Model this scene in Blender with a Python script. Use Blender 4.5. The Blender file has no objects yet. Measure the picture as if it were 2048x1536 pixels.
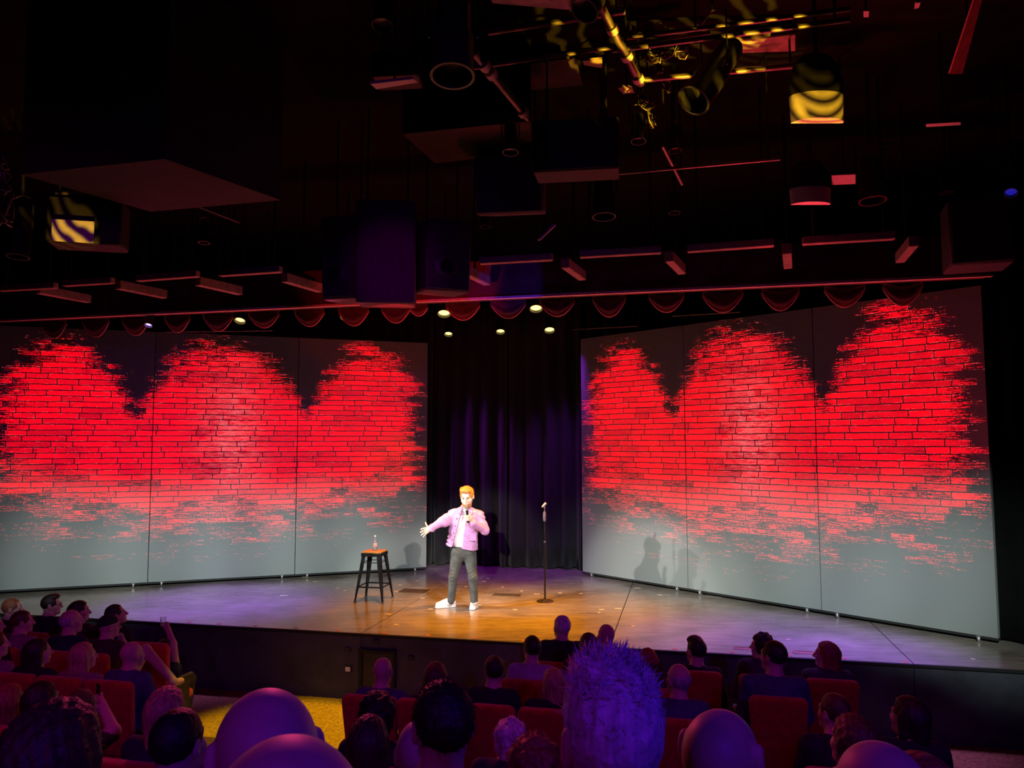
import bpy, bmesh, math, random
import numpy as np
from mathutils import Vector, Matrix

SC = bpy.context.scene
COL = SC.collection
PI = math.pi

# ------------------------------------------------------------------ camera
FPX = 1539.0
CAM = np.array([0.0, 0.0, 2.44])
PITCH, ROLL = math.radians(4.4), math.radians(0.1)
_F = np.array([0, math.cos(PITCH), math.sin(PITCH)])
_U0 = np.array([0, -math.sin(PITCH), math.cos(PITCH)])
_R0 = np.array([1.0, 0, 0])
_R = _R0 * math.cos(ROLL) - _U0 * math.sin(ROLL)
_U = _U0 * math.cos(ROLL) + _R0 * math.sin(ROLL)

def ray(px, py):
    return _F + _R * ((px - 1024) / FPX) - _U * ((py - 768) / FPX)

def G(px, py, z=0.0):
    """point of the photograph on the horizontal plane at height z"""
    d = ray(px, py)
    return CAM + d * ((z - CAM[2]) / d[2])

def W(px, py, Y):
    """point of the photograph at the distance Y down the hall"""
    d = ray(px, py)
    return CAM + d * (Y / d[1])

cam_d = bpy.data.cameras.new('camera')
cam_d.sensor_width = 36.0
cam_d.lens = FPX / 2048 * 36.0
cam_d.clip_start = 0.05
cam = bpy.data.objects.new('camera', cam_d)
COL.objects.link(cam)
cam.matrix_world = Matrix(((_R[0], _U[0], -_F[0], CAM[0]), (_R[1], _U[1], -_F[1], CAM[1]),
                           (_R[2], _U[2], -_F[2], CAM[2]), (0, 0, 0, 1)))
SC.camera = cam

# ------------------------------------------------------------------ world, exposure, lamps
SC.view_settings.view_transform = 'Standard'
SC.view_settings.look = 'None'
SC.view_settings.exposure = 0.0
SC.view_settings.gamma = 1.0
SC.view_settings.use_curve_mapping = False
wd = bpy.data.worlds.new('hall_dark')
wd.use_nodes = True
wd.node_tree.nodes['Background'].inputs[0].default_value = (0.01, 0.006, 0.012, 1)
wd.node_tree.nodes['Background'].inputs[1].default_value = 0.02
SC.world = wd

def spot(name, loc, tgt, col, energy, angle, blend=0.5, size=0.1):
    d = bpy.data.lights.new(name, 'SPOT')
    d.color = col; d.energy = energy; d.spot_size = math.radians(angle); d.spot_blend = blend
    d.shadow_soft_size = size
    o = bpy.data.objects.new(name, d)
    COL.objects.link(o)
    o.location = loc
    v = Vector(tgt) - Vector(loc)
    o.rotation_euler = v.to_track_quat('-Z', 'Y').to_euler()
    return o

def area(name, loc, tgt, col, energy, sx, sy):
    d = bpy.data.lights.new(name, 'AREA')
    d.shape = 'RECTANGLE'; d.size = sx; d.size_y = sy
    d.color = col; d.energy = energy
    o = bpy.data.objects.new(name, d)
    COL.objects.link(o)
    o.location = loc
    v = Vector(tgt) - Vector(loc)
    o.rotation_euler = v.to_track_quat('-Z', 'Y').to_euler()
    return o

CO = G(920, 1219)                       # where the comedian stands
WHITE = (1.0, 0.93, 0.86)
# follow spot from the booth at the back of the hall
spot('follow_spot', (-1.9, -9.0, 5.6), (CO[0], CO[1], 1.0), WHITE, 8000, 7.0, 0.5, 0.08)
# box boom on the house left side and an overhead front lamp
spot('boom_spot', (-7.9, 7.2, 4.15), (CO[0] + 0.2, CO[1] + 0.1, 0.95), WHITE, 3900, 15.5, 0.6, 0.05)
spot('boom_spot', (-8.6, 8.6, 4.3), (CO[0] + 0.2, CO[1] + 0.1, 0.95), WHITE, 2400, 15.5, 0.6, 0.05)
spot('front_spot', (2.3, 3.2, 4.9), (CO[0], CO[1], 0.9), WHITE, 3000, 14, 0.6, 0.05)
# amber wash on the middle of the stage
AMBER = (1.0, 0.34, 0.0)
spot('amber_wash', (-1.9, 11.6, 4.1), (-1.3, 11.9, 0), AMBER, 950, 62, 1.0, 0.15)
spot('amber_wash', (0.0, 11.2, 4.1), (0.2, 11.6, 0), AMBER, 1250, 64, 1.0, 0.15)
spot('amber_wash', (1.3, 10.9, 4.1), (1.3, 10.9, 0), AMBER, 850, 60, 1.0, 0.15)
spot('amber_wash', (-0.6, 10.7, 4.1), (-0.6, 10.2, 0), AMBER, 800, 60, 1.0, 0.15)
# purple and blue wash on the two ends of the stage
PURP = (0.30, 0.10, 1.0)
spot('purple_wash', (-4.5, 11.9, 4.1), (-4.5, 12.0, 0), PURP, 1700, 56, 1.0, 0.15)
spot('purple_wash', (3.1, 9.9, 4.1), (3.1, 9.6, 0), PURP, 1200, 60, 1.0, 0.15)
spot('purple_wash', (4.0, 9.4, 4.1), (4.1, 9.1, 0), PURP, 1000, 40, 1.0, 0.15)
spot('curtain_wash', (-1.5, 14.85, 4.4), (0.0, 15.0, 0.8), (0.5, 0.02, 0.9), 300, 60, 1.0, 0.1)
spot('curtain_wash', (1.2, 14.25, 4.4), (0.3, 14.85, 0.6), (0.42, 0.03, 1.0), 300, 60, 1.0, 0.1)
spot('screen_edge_amber', (0.6, 12.4, 3.9), (-1.9, 14.4, 2.3), (1.0, 0.55, 0.0), 60, 20, 1.0, 0.1)
# neutral front wash along the foot of the screens, from the front-of-house bar over the seats
COOL = (0.84, 1.0, 0.93)
for (sx0, sy0), (sx1, sy1), n_ in (((-8.8, 12.0), (-1.7, 14.6), 6), ((1.3, 13.8), (6.2, 9.3), 6)):
    for i in range(n_):
        w = (i + 0.5) / n_
        tx, ty = sx0 + (sx1 - sx0) * w, sy0 + (sy1 - sy0) * w
        e_ = 5200 * ((ty + 1.5) / 15.0) ** 2 * (0.75 if abs(tx) < 3 else 1.0)
        spot('front_wash', (0.30 * tx, -1.5, 5.6), (tx, ty, 0.8 if tx < -7.5 else 0.55), COOL, e_ * (0.55 if tx < -7.5 else 1.2), 11.0 * 15 / (ty + 1.5), 1.0, 0.1)
# added unseen red uplights, boosting the display walls' glow on the beam
for rx, ry in ((-5.0, 12.0), (-2.2, 11.6), (0.8, 11.0), (3.2, 10.2), (5.2, 9.3)):
    spot('red_fill_up', (rx, ry, 0.9), (rx - 0.2, ry - 1.3, 4.4), (1.0, 0.05, 0.06), 130, 95, 0.8, 0.1)
spot('rig_red_fill', (2.9, 8.6, 2.4), (2.6, 6.2, 5.8), (1.0, 0.04, 0.07), 380, 60, 0.9, 0.1)  # added lamp: red for the pipes that the display walls scarcely reach
spot('beam_red', (-1.3, 8.3, 3.6), (-1.4, 10.4, 4.62), (1.0, 0.02, 0.03), 90, 62, 0.3, 0.02)
spot('beam_blue', (0.2, 8.9, 3.2), (-0.1, 10.2, 4.55), (0.08, 0.02, 1.0), 50, 34, 0.4, 0.02)
spot('speaker_violet', (-0.9, 4.2, 3.3), (-1.3, 8.4, 4.35), (0.75, 0.0, 0.65), 110, 17, 0.9, 0.05)
# house lamps over and behind the audience
spot('house_blue', (3.4, -3.2, 5.4), (0.8, 2.4, 1.4), (0.09, 0.01, 1.0), 480, 70, 0.8, 0.2)
spot('house_violet', (-3.2, -2.6, 5.4), (-1.6, 3.6, 0.9), (0.36, 0.01, 0.8), 160, 85, 0.8, 0.2)
spot('house_magenta', (-4.5, 1.0, 5.6), (-5.0, 7.5, 0.3), (0.8, 0.03, 0.6), 90, 80, 0.8, 0.2)
spot('house_red', (1.4, 2.6, 5.6), (1.6, 6.0, -0.2), (1.0, 0.02, 0.05), 75, 62, 0.9, 0.2)
spot('house_red', (-3.0, 2.6, 5.6), (-3.9, 6.2, -0.2), (1.0, 0.02, 0.08), 75, 62, 0.9, 0.2)
spot('rig_rim', (-2.4, 9.6, 3.9), (-0.2, 2.5, 1.3), (1.0, 0.06, 0.22), 420, 60, 0.8, 0.15)
spot('aisle_amber', (-2.5, 9.7, 4.2), (-2.6, 8.95, -0.84), (1.0, 0.62, 0.02), 1500, 33, 0.6, 0.1)
spot('house_blue_floor', (4.5, 6.6, 4.2), (4.35, 7.55, -0.84), (0.10, 0.02, 1.0), 160, 22, 0.6, 0.1)

# ------------------------------------------------------------------ node helpers
class S:
    """a node socket with arithmetic"""
    def __init__(self, nt, sock): self.nt, self.s = nt, sock
    def _m(self, op, *a, clamp=False):
        n = self.nt.nodes.new('ShaderNodeMath'); n.operation = op; n.use_clamp = clamp
        for i, v in enumerate((self,) + a):
            if isinstance(v, S): self.nt.links.new(v.s, n.inputs[i])
            else: n.inputs[i].default_value = float(v)
        return S(self.nt, n.outputs[0])
    def __add__(self, o): return self._m('ADD', o)
    __radd__ = __add__
    def __mul__(self, o): return self._m('MULTIPLY', o)
    __rmul__ = __mul__
    def __sub__(self, o): return self._m('SUBTRACT', o)
    def __rsub__(self, o): return (self * -1.0) + o
    def __truediv__(self, o): return self._m('DIVIDE', o)
    def min(self, o): return self._m('MINIMUM', o)
    def max(self, o): return self._m('MAXIMUM', o)
    def abs(self): return self._m('ABSOLUTE')
    def floor(self): return self._m('FLOOR')
    def fract(self): return self._m('FRACT')
    def gt(self, o): return self._m('GREATER_THAN', o)
    def sq(self): return self * self
    def clamp(self): return self._m('ADD', 0.0, clamp=True)
    def exp(self): return self._m('EXPONENT')
    def step(self, a, b):
        n = self.nt.nodes.new('ShaderNodeMapRange'); n.interpolation_type = 'SMOOTHSTEP'
        self.nt.links.new(self.s, n.inputs[0])
        n.inputs[1].default_value = a; n.inputs[2].default_value = b
        return S(self.nt, n.outputs[0])

def comb(nt, x, y, z=0.0):
    n = nt.nodes.new('ShaderNodeCombineXYZ')
    for i, v in enumerate((x, y, z)):
        if isinstance(v, S): nt.links.new(v.s, n.inputs[i])
        else: n.inputs[i].default_value = v
    return n.outputs[0]

def noise(nt, vec, scale=1.0, detail=3.0, rough=0.6):
    n = nt.nodes.new('ShaderNodeTexNoise')
    n.inputs['Scale'].default_value = scale; n.inputs['Detail'].default_value = detail
    n.inputs['Roughness'].default_value = rough
    if vec is not None: nt.links.new(vec, n.inputs['Vector'])
    return S(nt, n.outputs[0])

def white(nt, vec):
    n = nt.nodes.new('ShaderNodeTexWhiteNoise'); n.noise_dimensions = '2D'
    nt.links.new(vec, n.inputs['Vector'])
    return S(nt, n.outputs[0])

# gobo lamps aimed at the rig
def gobo(name, loc, tgt, col, energy, angle, rings, thr, seed):
    o = spot(name, loc, tgt, col, energy, angle, .15, .02)
    d = o.data; d.use_nodes = True; nt = d.node_tree
    em = nt.nodes['Emission']
    tc = nt.nodes.new('ShaderNodeTexCoord')
    sp = nt.nodes.new('ShaderNodeSeparateXYZ'); nt.links.new(tc.outputs['Normal'], sp.inputs[0])
    nx, ny, nz = [S(nt, sp.outputs[i]) for i in range(3)]
    u, w = nx / nz, ny / nz
    wb = noise(nt, comb(nt, u * 9.0, w * 9.0, seed[0]), 1.0, 2) - 0.5
    cv = w + (u + seed[1]).sq() * seed[2] + wb * (0.10 if rings < 40 else 0.004)
    v = (cv * rings).fract().step(thr, thr + .06)
    nt.links.new(v.s, em.inputs['Strength'])
    return o
YEL = (1.0, 0.53, 0.02)
gobo('gobo_lamp', (3.1, 4.6, 1.3), (1.42, 6.4, 6.02), YEL, 6500, 22, 26.0, .70, (0.2, 0.1, 1.5))
gobo('gobo_lamp', (2.6, 3.6, 1.5), (2.53, 6.4, 5.22), YEL, 1800, 8, 60.0, .45, (0.0, 0.02, 4.0))
gobo('gobo_lamp', (-2.4, 4.2, 1.8), (-4.25, 7.1, 4.40), YEL, 1100, 9, 30.0, .5, (0.35, 0.05, 9.0))

MATS = {}
def mat(name, col, rough=0.6, metal=0.0, var=0.25, scale=12.0, bump=0.0, bscale=60.0, emit=None, estr=0.0, sheen=0.0,
        trans=0.0, stretch=None, spec=0.5):
    if name in MATS: return MATS[name]
    m = bpy.data.materials.new(name); m.use_nodes = True
    nt = m.node_tree; b = nt.nodes['Principled BSDF']
    tc = nt.nodes.new('ShaderNodeTexCoord')
    vec = tc.outputs['Object']
    if stretch:
        mp = nt.nodes.new('ShaderNodeMapping'); mp.inputs['Scale'].default_value = stretch
        nt.links.new(vec, mp.inputs['Vector']); vec = mp.outputs[0]
    n = noise(nt, vec, scale, 4.0)
    mx = nt.nodes.new('ShaderNodeMix'); mx.data_type = 'RGBA'
    nt.links.new(n.step(0.3, 0.7).s, mx.inputs[0])
    mx.inputs[6].default_value = tuple(c * (1 - var) for c in col) + (1,)
    mx.inputs[7].default_value = tuple(min(1, c * (1 + var)) for c in col) + (1,)
    nt.links.new(mx.outputs[2], b.inputs['Base Color'])
    b.inputs['Roughness'].default_value = rough; b.inputs['Metallic'].default_value = metal
    b.inputs['Specular IOR Level'].default_value = spec
    if sheen: b.inputs['Sheen Weight'].default_value = sheen
    if trans: b.inputs['Transmission Weight'].default_value = trans
    if emit:
        b.inputs['Emission Color'].default_value = tuple(emit) + (1,); b.inputs['Emission Strength'].default_value = estr
    if bump:
        bn = nt.nodes.new('ShaderNodeBump'); bn.inputs['Strength'].default_value = bump
        bn.inputs['Distance'].default_value = 0.01
        nt.links.new(noise(nt, vec, bscale, 3.0).s, bn.inputs['Height'])
        nt.links.new(bn.outputs[0], b.inputs['Normal'])
    MATS[name] = m
    return m

# ------------------------------------------------------------------ mesh helpers
def to_mesh(name, v, f, smooth=False):
    me = bpy.data.meshes.new(name)
    v = np.asarray(v, dtype=np.float32)
    if isinstance(f, np.ndarray) and len(f):
        n, k = f.shape
        me.vertices.add(len(v)); me.vertices.foreach_set('co', v.ravel())
        me.loops.add(n * k); me.loops.foreach_set('vertex_index', f.astype(np.int32).ravel())
        me.polygons.add(n); me.polygons.foreach_set('loop_start', np.arange(0, n * k, k, dtype=np.int32))
        me.update(calc_edges=True)
    else:
        me.from_pydata(v.tolist(), [], [list(map(int, q)) for q in f]); me.update()
    if smooth: me.polygons.foreach_set('use_smooth', np.ones(len(me.polygons), dtype=bool))
    return me

def link(name, me, m=None, parent=None, loc=None, rot=None):
    o = bpy.data.objects.new(name, me); COL.objects.link(o)
    if m is not None and me is not None and len(me.materials) == 0: me.materials.append(m)
    if parent is not None: o.parent = parent
    if loc is not None: o.location = loc
    if rot is not None: o.rotation_euler = rot
    return o

def thing(name, label, cat, loc=(0, 0, 0), rotz=0.0, group=None):
    o = bpy.data.objects.new(name, None); COL.objects.link(o)
    o.empty_display_size = 0.1
    o.location = loc; o.rotation_euler = (0, 0, rotz)
    o['label'] = label; o['category'] = cat
    if group: o['group'] = group
    return o

def tag(o, label, cat, group=None):
    o['label'] = label; o['category'] = cat
    if group: o['group'] = group
    return o

class MB:
    """collects simple solids into one mesh"""
    def __init__(self): self.v, self.f, self.n = [], [], 0
    def add(self, v, f, M=None):
        v = np.asarray(v, float)
        if M is not None:
            M = np.array(M); v = v @ M[:3, :3].T + M[:3, 3]
        self.v.append(v); self.f += [[i + self.n for i in q] for q in f]; self.n += len(v)
        return self
    def box(self, c, s, b=0.0, M=None, seg=1):
        v, f = rbox(s, b, seg)
        return self.add(v + np.array(c), f, M)
    def lathe(self, prof, seg=16, M=None, c=(0, 0, 0)):
        v, f = lathe(prof, seg)
        return self.add(v + np.array(c), f, M)
    def tube(self, pts, r, seg=8, cap=True):
        v, f = tube(pts, r, seg, cap)
        return self.add(v, f)
    def mesh(self, name, smooth=False):
        return to_mesh(name, np.concatenate(self.v), self.f, smooth)
    def build(self, name, m, parent=None, smooth=False, loc=None, rot=None):
        me = self.mesh(name, smooth)
        if smooth == 'auto':
            auto_smooth(me)
        return link(name, me, m, parent, loc, rot)

def auto_smooth(me, ang=40):
    bm = bmesh.new(); bm.from_mesh(me)
    for e in bm.edges:
        e.smooth = e.calc_face_angle(0) < math.radians(ang)
    for f in bm.faces: f.smooth = True
    bm.to_mesh(me); bm.free()

_RB = {}
def rbox(s, b=0.0, seg=1):
    key = (tuple(round(float(x), 5) for x in s), round(b, 5), seg)
    if key not in _RB:
        bm = bmesh.new(); bmesh.ops.create_cube(bm, size=1.0)
        for q in bm.verts: q.co = Vector((q.co.x * s[0], q.co.y * s[1], q.co.z * s[2]))
        if b > 0: bmesh.ops.bevel(bm, geom=list(bm.edges), offset=b, segments=seg, affect='EDGES', profile=0.5)
        bm.verts.index_update()
        _RB[key] = (np.array([q.co[:] for q in bm.verts]), [[q.index for q in f.verts] for f in bm.faces])
        bm.free()
    v, f = _RB[key]
    return v.copy(), f

def lathe(prof, seg=16):
    v, f = [], []
    for r, z in prof:
        for i in range(seg):
            a = 2 * PI * i / seg
            v.append((r * math.cos(a), r * math.sin(a), z))
    n = len(prof)
    for j in range(n - 1):
        for i in range(seg):
            k = (i + 1) % seg
            f.append([j * seg + i, j * seg + k, (j + 1) * seg + k, (j + 1) * seg + i])
    if prof[0][0] > 1e-6: f.append(list(range(seg - 1, -1, -1)))
    if prof[-1][0] > 1e-6: f.append([(n - 1) * seg + i for i in range(seg)])
    return np.array(v, float), f

def tube(pts, r, seg=8, cap=True):
    pts = [np.array(p, float) for p in pts]
    rs = r if hasattr(r, '__len__') else [r] * len(pts)
    v, f = [], []
    up = None
    for i, p in enumerate(pts):
        d = pts[min(i + 1, len(pts) - 1)] - pts[max(i - 1, 0)]
        d = d / (np.linalg.norm(d) + 1e-9)
        if up is None:
            up = np.array([0, 0, 1.0]) if abs(d[2]) < 0.9 else np.array([1.0, 0, 0])
        a = np.cross(d, up); a /= np.linalg.norm(a) + 1e-9
        b = np.cross(a, d); up = b
        for k in range(seg):
            t = 2 * PI * k / seg
            v.append(p + rs[i] * (math.cos(t) * a + math.sin(t) * b))
    for i in range(len(pts) - 1):
        for k in range(seg):
            q = (k + 1) % seg
            f.append([i * seg + k, i * seg + q, (i + 1) * seg + q, (i + 1) * seg + k])
    if cap:
        f.append(list(range(seg - 1, -1, -1))); f.append([(len(pts) - 1) * seg + k for k in range(seg)])
    return np.array(v), f

def aim(loc, d, up=(0, 0, 1)):
    """matrix whose local +Z points along d"""
    d = Vector(d).normalized()
    q = d.to_track_quat('Z', 'Y')
    return Matrix.Translation(Vector(loc)) @ q.to_matrix().to_4x4()

def barbox(a, b, w, h, bev=0.0):
    """a box of section w x h from a to b, its h side upright"""
    a = np.array(a, float); b = np.array(b, float)
    d = b - a; L = np.linalg.norm(d); d /= L
    s = np.cross(d, [0, 0, 1.0]); s /= np.linalg.norm(s); u = np.cross(s, d)
    v, f = rbox((w, L, h), bev)
    return (v[:, :1] * s + v[:, 1:2] * d + v[:, 2:3] * u + (a + b) / 2), f

# ------------------------------------------------------------------ sculpting: signed distance fields meshed by surface nets
class SDF:
    def __init__(self, xs, ys, zs):
        self.ax = [np.asarray(a, np.float32) for a in (xs, ys, zs)]
        self.F = np.full([len(a) for a in self.ax], 9.0, np.float32)
    @staticmethod
    def even(lo, hi, h):
        return SDF(*[np.arange(lo[i], hi[i] + h, h) for i in range(3)])
    def win(self, lo, hi):
        s = []
        for i in range(3):
            a = np.searchsorted(self.ax[i], lo[i]); b = np.searchsorted(self.ax[i], hi[i])
            s.append(slice(max(0, a - 1), min(len(self.ax[i]), b + 1)))
        return tuple(s)
    def pts(self, s):
        return (self.ax[0][s[0]][:, None, None], self.ax[1][s[1]][None, :, None], self.ax[2][s[2]][None, None, :])
    def merge(self, s, d, k, op='u'):
        A = self.F[s]
        if A.size == 0: return
        if op == 'u':
            h = np.maximum(k - np.abs(A - d), 0); self.F[s] = np.minimum(A, d) - h * h / (4 * k)
        elif op == 's':
            h = np.maximum(k - np.abs(A + d), 0); self.F[s] = np.maximum(A, -d) + h * h / (4 * k)
    def rc(self, a, b, ra, rb=None, k=0.02, op='u'):
        a = np.asarray(a, float); b = np.asarray(b, float); rb = ra if rb is None else rb
        m = max(ra, rb) + k + 0.05
        s = self.win(np.minimum(a, b) - m, np.maximum(a, b) + m)
        x, y, z = self.pts(s)
        x = x - a[0]; y = y - a[1]; z = z - a[2]; d = b - a
        t = np.clip((x * d[0] + y * d[1] + z * d[2]) / max(1e-9, float(d @ d)), 0, 1).astype(np.float32)
        q = np.sqrt((x - t * d[0]) ** 2 + (y - t * d[1]) ** 2 + (z - t * d[2]) ** 2) - (ra + (rb - ra) * t)
        self.merge(s, q.astype(np.float32), k, op)
    def el(self, c, r, R=None, k=0.02, op='u'):
        c = np.asarray(c, float); r = np.asarray(r, float)
        m = r.max() + k + 0.05
        s = self.win(c - m, c + m)
        x, y, z = self.pts(s)
        x = x - c[0]; y = y - c[1]; z = z - c[2]
        if R is not None:
            R = np.asarray(R, float)
            x, y, z = (x * R[0, 0] + y * R[1, 0] + z * R[2, 0], x * R[0, 1] + y * R[1, 1] + z * R[2, 1],
                       x * R[0, 2] + y * R[1, 2] + z * R[2, 2])
        k0 = np.sqrt((x / r[0]) ** 2 + (y / r[1]) ** 2 + (z / r[2]) ** 2)
        k1 = np.sqrt((x / r[0] ** 2) ** 2 + (y / r[1] ** 2) ** 2 + (z / r[2] ** 2) ** 2) + 1e-6
        self.merge(s, (k0 * (k0 - 1) / k1).astype(np.float32), k, op)
    def all(self): return self.pts((slice(None),) * 3)
    def cut(self, d, k=0.006):
        """keep only where d < 0"""
        A = self.F; h = np.maximum(k - np.abs(A - d), 0)
        self.F = (np.maximum(A, d) + h * h / (4 * k)).astype(np.float32)
    def mesh(self):
        V = self.F.copy()
        for i in range(3):                      # close the surface at the border
            sl = [slice(None)] * 3
            for e in (0, -1):
                sl[i] = e; V[tuple(sl)] = np.maximum(V[tuple(sl)], 0.001)
        s = V < 0
        nx, ny, nz = V.shape
        off = [(i, j, k) for i in (0, 1) for j in (0, 1) for k in (0, 1)]
        cnt = np.zeros((nx - 1, ny - 1, nz - 1), np.int8)
        for i, j, k in off: cnt += s[i:nx - 1 + i, j:ny - 1 + j, k:nz - 1 + k]
        act = (cnt > 0) & (cnt < 8)
        I, J, K = np.nonzero(act)
        idx = np.full(act.shape, -1, np.int64); idx[I, J, K] = np.arange(len(I))
        cv = np.stack([V[I + i, J + j, K + k] for i, j, k in off], 1)
        P = np.zeros((len(I), 3)); C = np.zeros(len(I))
        offa = np.array(off, float)
        for a in range(8):
            for b in range(a + 1, 8):
                if np.abs(offa[a] - offa[b]).sum() != 1: continue
                m = (cv[:, a] < 0) != (cv[:, b] < 0)
                t = cv[m, a] / (cv[m, a] - cv[m, b])
                P[m] += offa[a] + (offa[b] - offa[a]) * t[:, None]; C[m] += 1
        P /= np.maximum(C, 1)[:, None]
        out = np.zeros_like(P)
        for d, base in enumerate((I, J, K)):
            ax = self.ax[d]
            out[:, d] = ax[base] + P[:, d] * (ax[base + 1] - ax[base])
        faces = []
        def emit(m, q):
            I2, J2, K2 = np.nonzero(m)
            return I2, J2, K2
        # x edges
        e = s[:-1, 1:-1, 1:-1] != s[1:, 1:-1, 1:-1]; i, j, k = np.nonzero(e); j += 1; k += 1
        q = np.stack([idx[i, j - 1, k - 1], idx[i, j, k - 1], idx[i, j, k], idx[i, j - 1, k]], 1)
        fl = ~s[i, j, k]; q[fl] = q[fl][:, ::-1]; faces.append(q)
        e = s[1:-1, :-1, 1:-1] != s[1:-1, 1:, 1:-1]; i, j, k = np.nonzero(e); i += 1; k += 1
        q = np.stack([idx[i - 1, j, k - 1], idx[i - 1, j, k], idx[i, j, k], idx[i, j, k - 1]], 1)
        fl = ~s[i, j, k]; q[fl] = q[fl][:, ::-1]; faces.append(q)
        e = s[1:-1, 1:-1, :-1] != s[1:-1, 1:-1, 1:]; i, j, k = np.nonzero(e); i += 1; j += 1
        q = np.stack([idx[i - 1, j - 1, k], idx[i, j - 1, k], idx[i, j, k], idx[i - 1, j, k]], 1)
        fl = ~s[i, j, k]; q[fl] = q[fl][:, ::-1]; faces.append(q)
        return out, np.concatenate(faces)

def wob(x, y, z, f, ph=0.0):
    """cheap smooth 3-D wobble in -1..1"""
    return (np.sin(f * x + 1.7 * np.sin(0.7 * f * y + ph) + ph) + np.sin(f * 1.1 * y + 1.3 * np.sin(0.8 * f * z + 2 * ph) + 2.1)
            + np.sin(f * 0.9 * z + 1.5 * np.sin(0.6 * f * x) + 3 * ph)) / 3.0

def rot(yaw=0.0, pitch=0.0, roll=0.0):
    """yaw turns left (about Z), pitch lifts the face, roll tips the head; degrees"""
    return np.array(Matrix.Rotation(math.radians(yaw), 3, 'Z') @ Matrix.Rotation(math.radians(pitch), 3, 'X')
                    @ Matrix.Rotation(math.radians(roll), 3, 'Y'))
# ------------------------------------------------------------------ materials of the hall
M_BLACK = mat('black_paint', (0.006, 0.0055, 0.006), 0.7, var=0.3)
M_CEIL = mat('ceiling_paint', (0.004, 0.003, 0.003), 0.95, var=0.35, scale=3, spec=0.1)
M_BROWN = mat('brown_board', (0.022, 0.014, 0.009), 0.8, var=0.3, scale=5)
M_METAL = mat('black_enamel', (0.02, 0.02, 0.022), 0.38, 0.3, var=0.3)
M_PIPE = mat('steel_pipe', (0.17, 0.14, 0.12), 0.45, 0.6, var=0.25, scale=9)
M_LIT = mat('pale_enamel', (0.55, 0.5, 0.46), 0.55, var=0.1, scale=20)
M_CLOTH = mat('black_drape', (0.010, 0.0085, 0.010), 0.9, var=0.25, scale=5, sheen=0.1, stretch=(8, 8, 0.6))
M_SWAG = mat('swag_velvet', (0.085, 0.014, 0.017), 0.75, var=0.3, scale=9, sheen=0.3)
M_CARPET = mat('patterned_carpet', (0.26, 0.165, 0.018), 0.95, var=0.4, scale=26, bump=0.5, bscale=140)
M_RISER = mat('riser_paint', (0.045, 0.05, 0.062), 0.65, var=0.35, scale=2.2)
def carpet_specks():
    m = M_CARPET; nt = m.node_tree; b = nt.nodes['Principled BSDF']
    src = b.inputs['Base Color'].links[0].from_socket
    tc = nt.nodes.new('ShaderNodeTexCoord')
    sp = noise(nt, tc.outputs['Object'], 38.0, 1, 0.5).step(0.755, 0.775)
    mx = nt.nodes.new('ShaderNodeMix'); mx.data_type = 'RGBA'
    nt.links.new(sp.s, mx.inputs[0]); nt.links.new(src, mx.inputs[6]); mx.inputs[7].default_value = (0.8, 0.7, 0.5, 1)
    nt.links.new(mx.outputs[2], b.inputs['Base Color'])
carpet_specks()
M_TIER = mat('tier_carpet', (0.05, 0.02, 0.03), 0.95, var=0.4, scale=20)

def wood_mat():
    m = bpy.data.materials.new('stage_plywood'); m.use_nodes = True
    nt = m.node_tree; b = nt.nodes['Principled BSDF']
    tc = nt.nodes.new('ShaderNodeTexCoord')
    mp = nt.nodes.new('ShaderNodeMapping'); mp.inputs['Scale'].default_value = (0.8, 6.0, 1.0)
    mp.inputs['Rotation'].default_value = (0, 0, math.radians(12.6))
    nt.links.new(tc.outputs['Object'], mp.inputs['Vector'])
    grain = noise(nt, mp.outputs[0], 2.2, 6, 0.65)
    blot = noise(nt, tc.outputs['Object'], 1.3, 5, 0.6)
    mp2 = nt.nodes.new('ShaderNodeMapping'); mp2.inputs['Scale'].default_value = (3.0, 26.0, 1.0)
    nt.links.new(tc.outputs['Object'], mp2.inputs['Vector'])
    scr = noise(nt, mp2.outputs[0], 3.0, 3, 0.7).step(0.66, 0.72)
    f = (grain * 0.6 + blot * 0.55 - 0.07).clamp()
    cr = nt.nodes.new('ShaderNodeValToRGB')
    cr.color_ramp.elements[0].position = 0.32; cr.color_ramp.elements[0].color = (0.115, 0.098, 0.080, 1)
    cr.color_ramp.elements[1].position = 0.68; cr.color_ramp.elements[1].color = (0.33, 0.29, 0.245, 1)
    nt.links.new(f.s, cr.inputs[0])
    mx = nt.nodes.new('ShaderNodeMix'); mx.data_type = 'RGBA'
    nt.links.new((scr * 0.22).s, mx.inputs[0]); nt.links.new(cr.outputs[0], mx.inputs[6])
    mx.inputs[7].default_value = (0.5, 0.46, 0.40, 1)
    nt.links.new(mx.outputs[2], b.inputs['Base Color'])
    nt.links.new((grain * 0.20 + 0.10).s, b.inputs['Roughness'])
    return m
M_STAGE = wood_mat()

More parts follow.
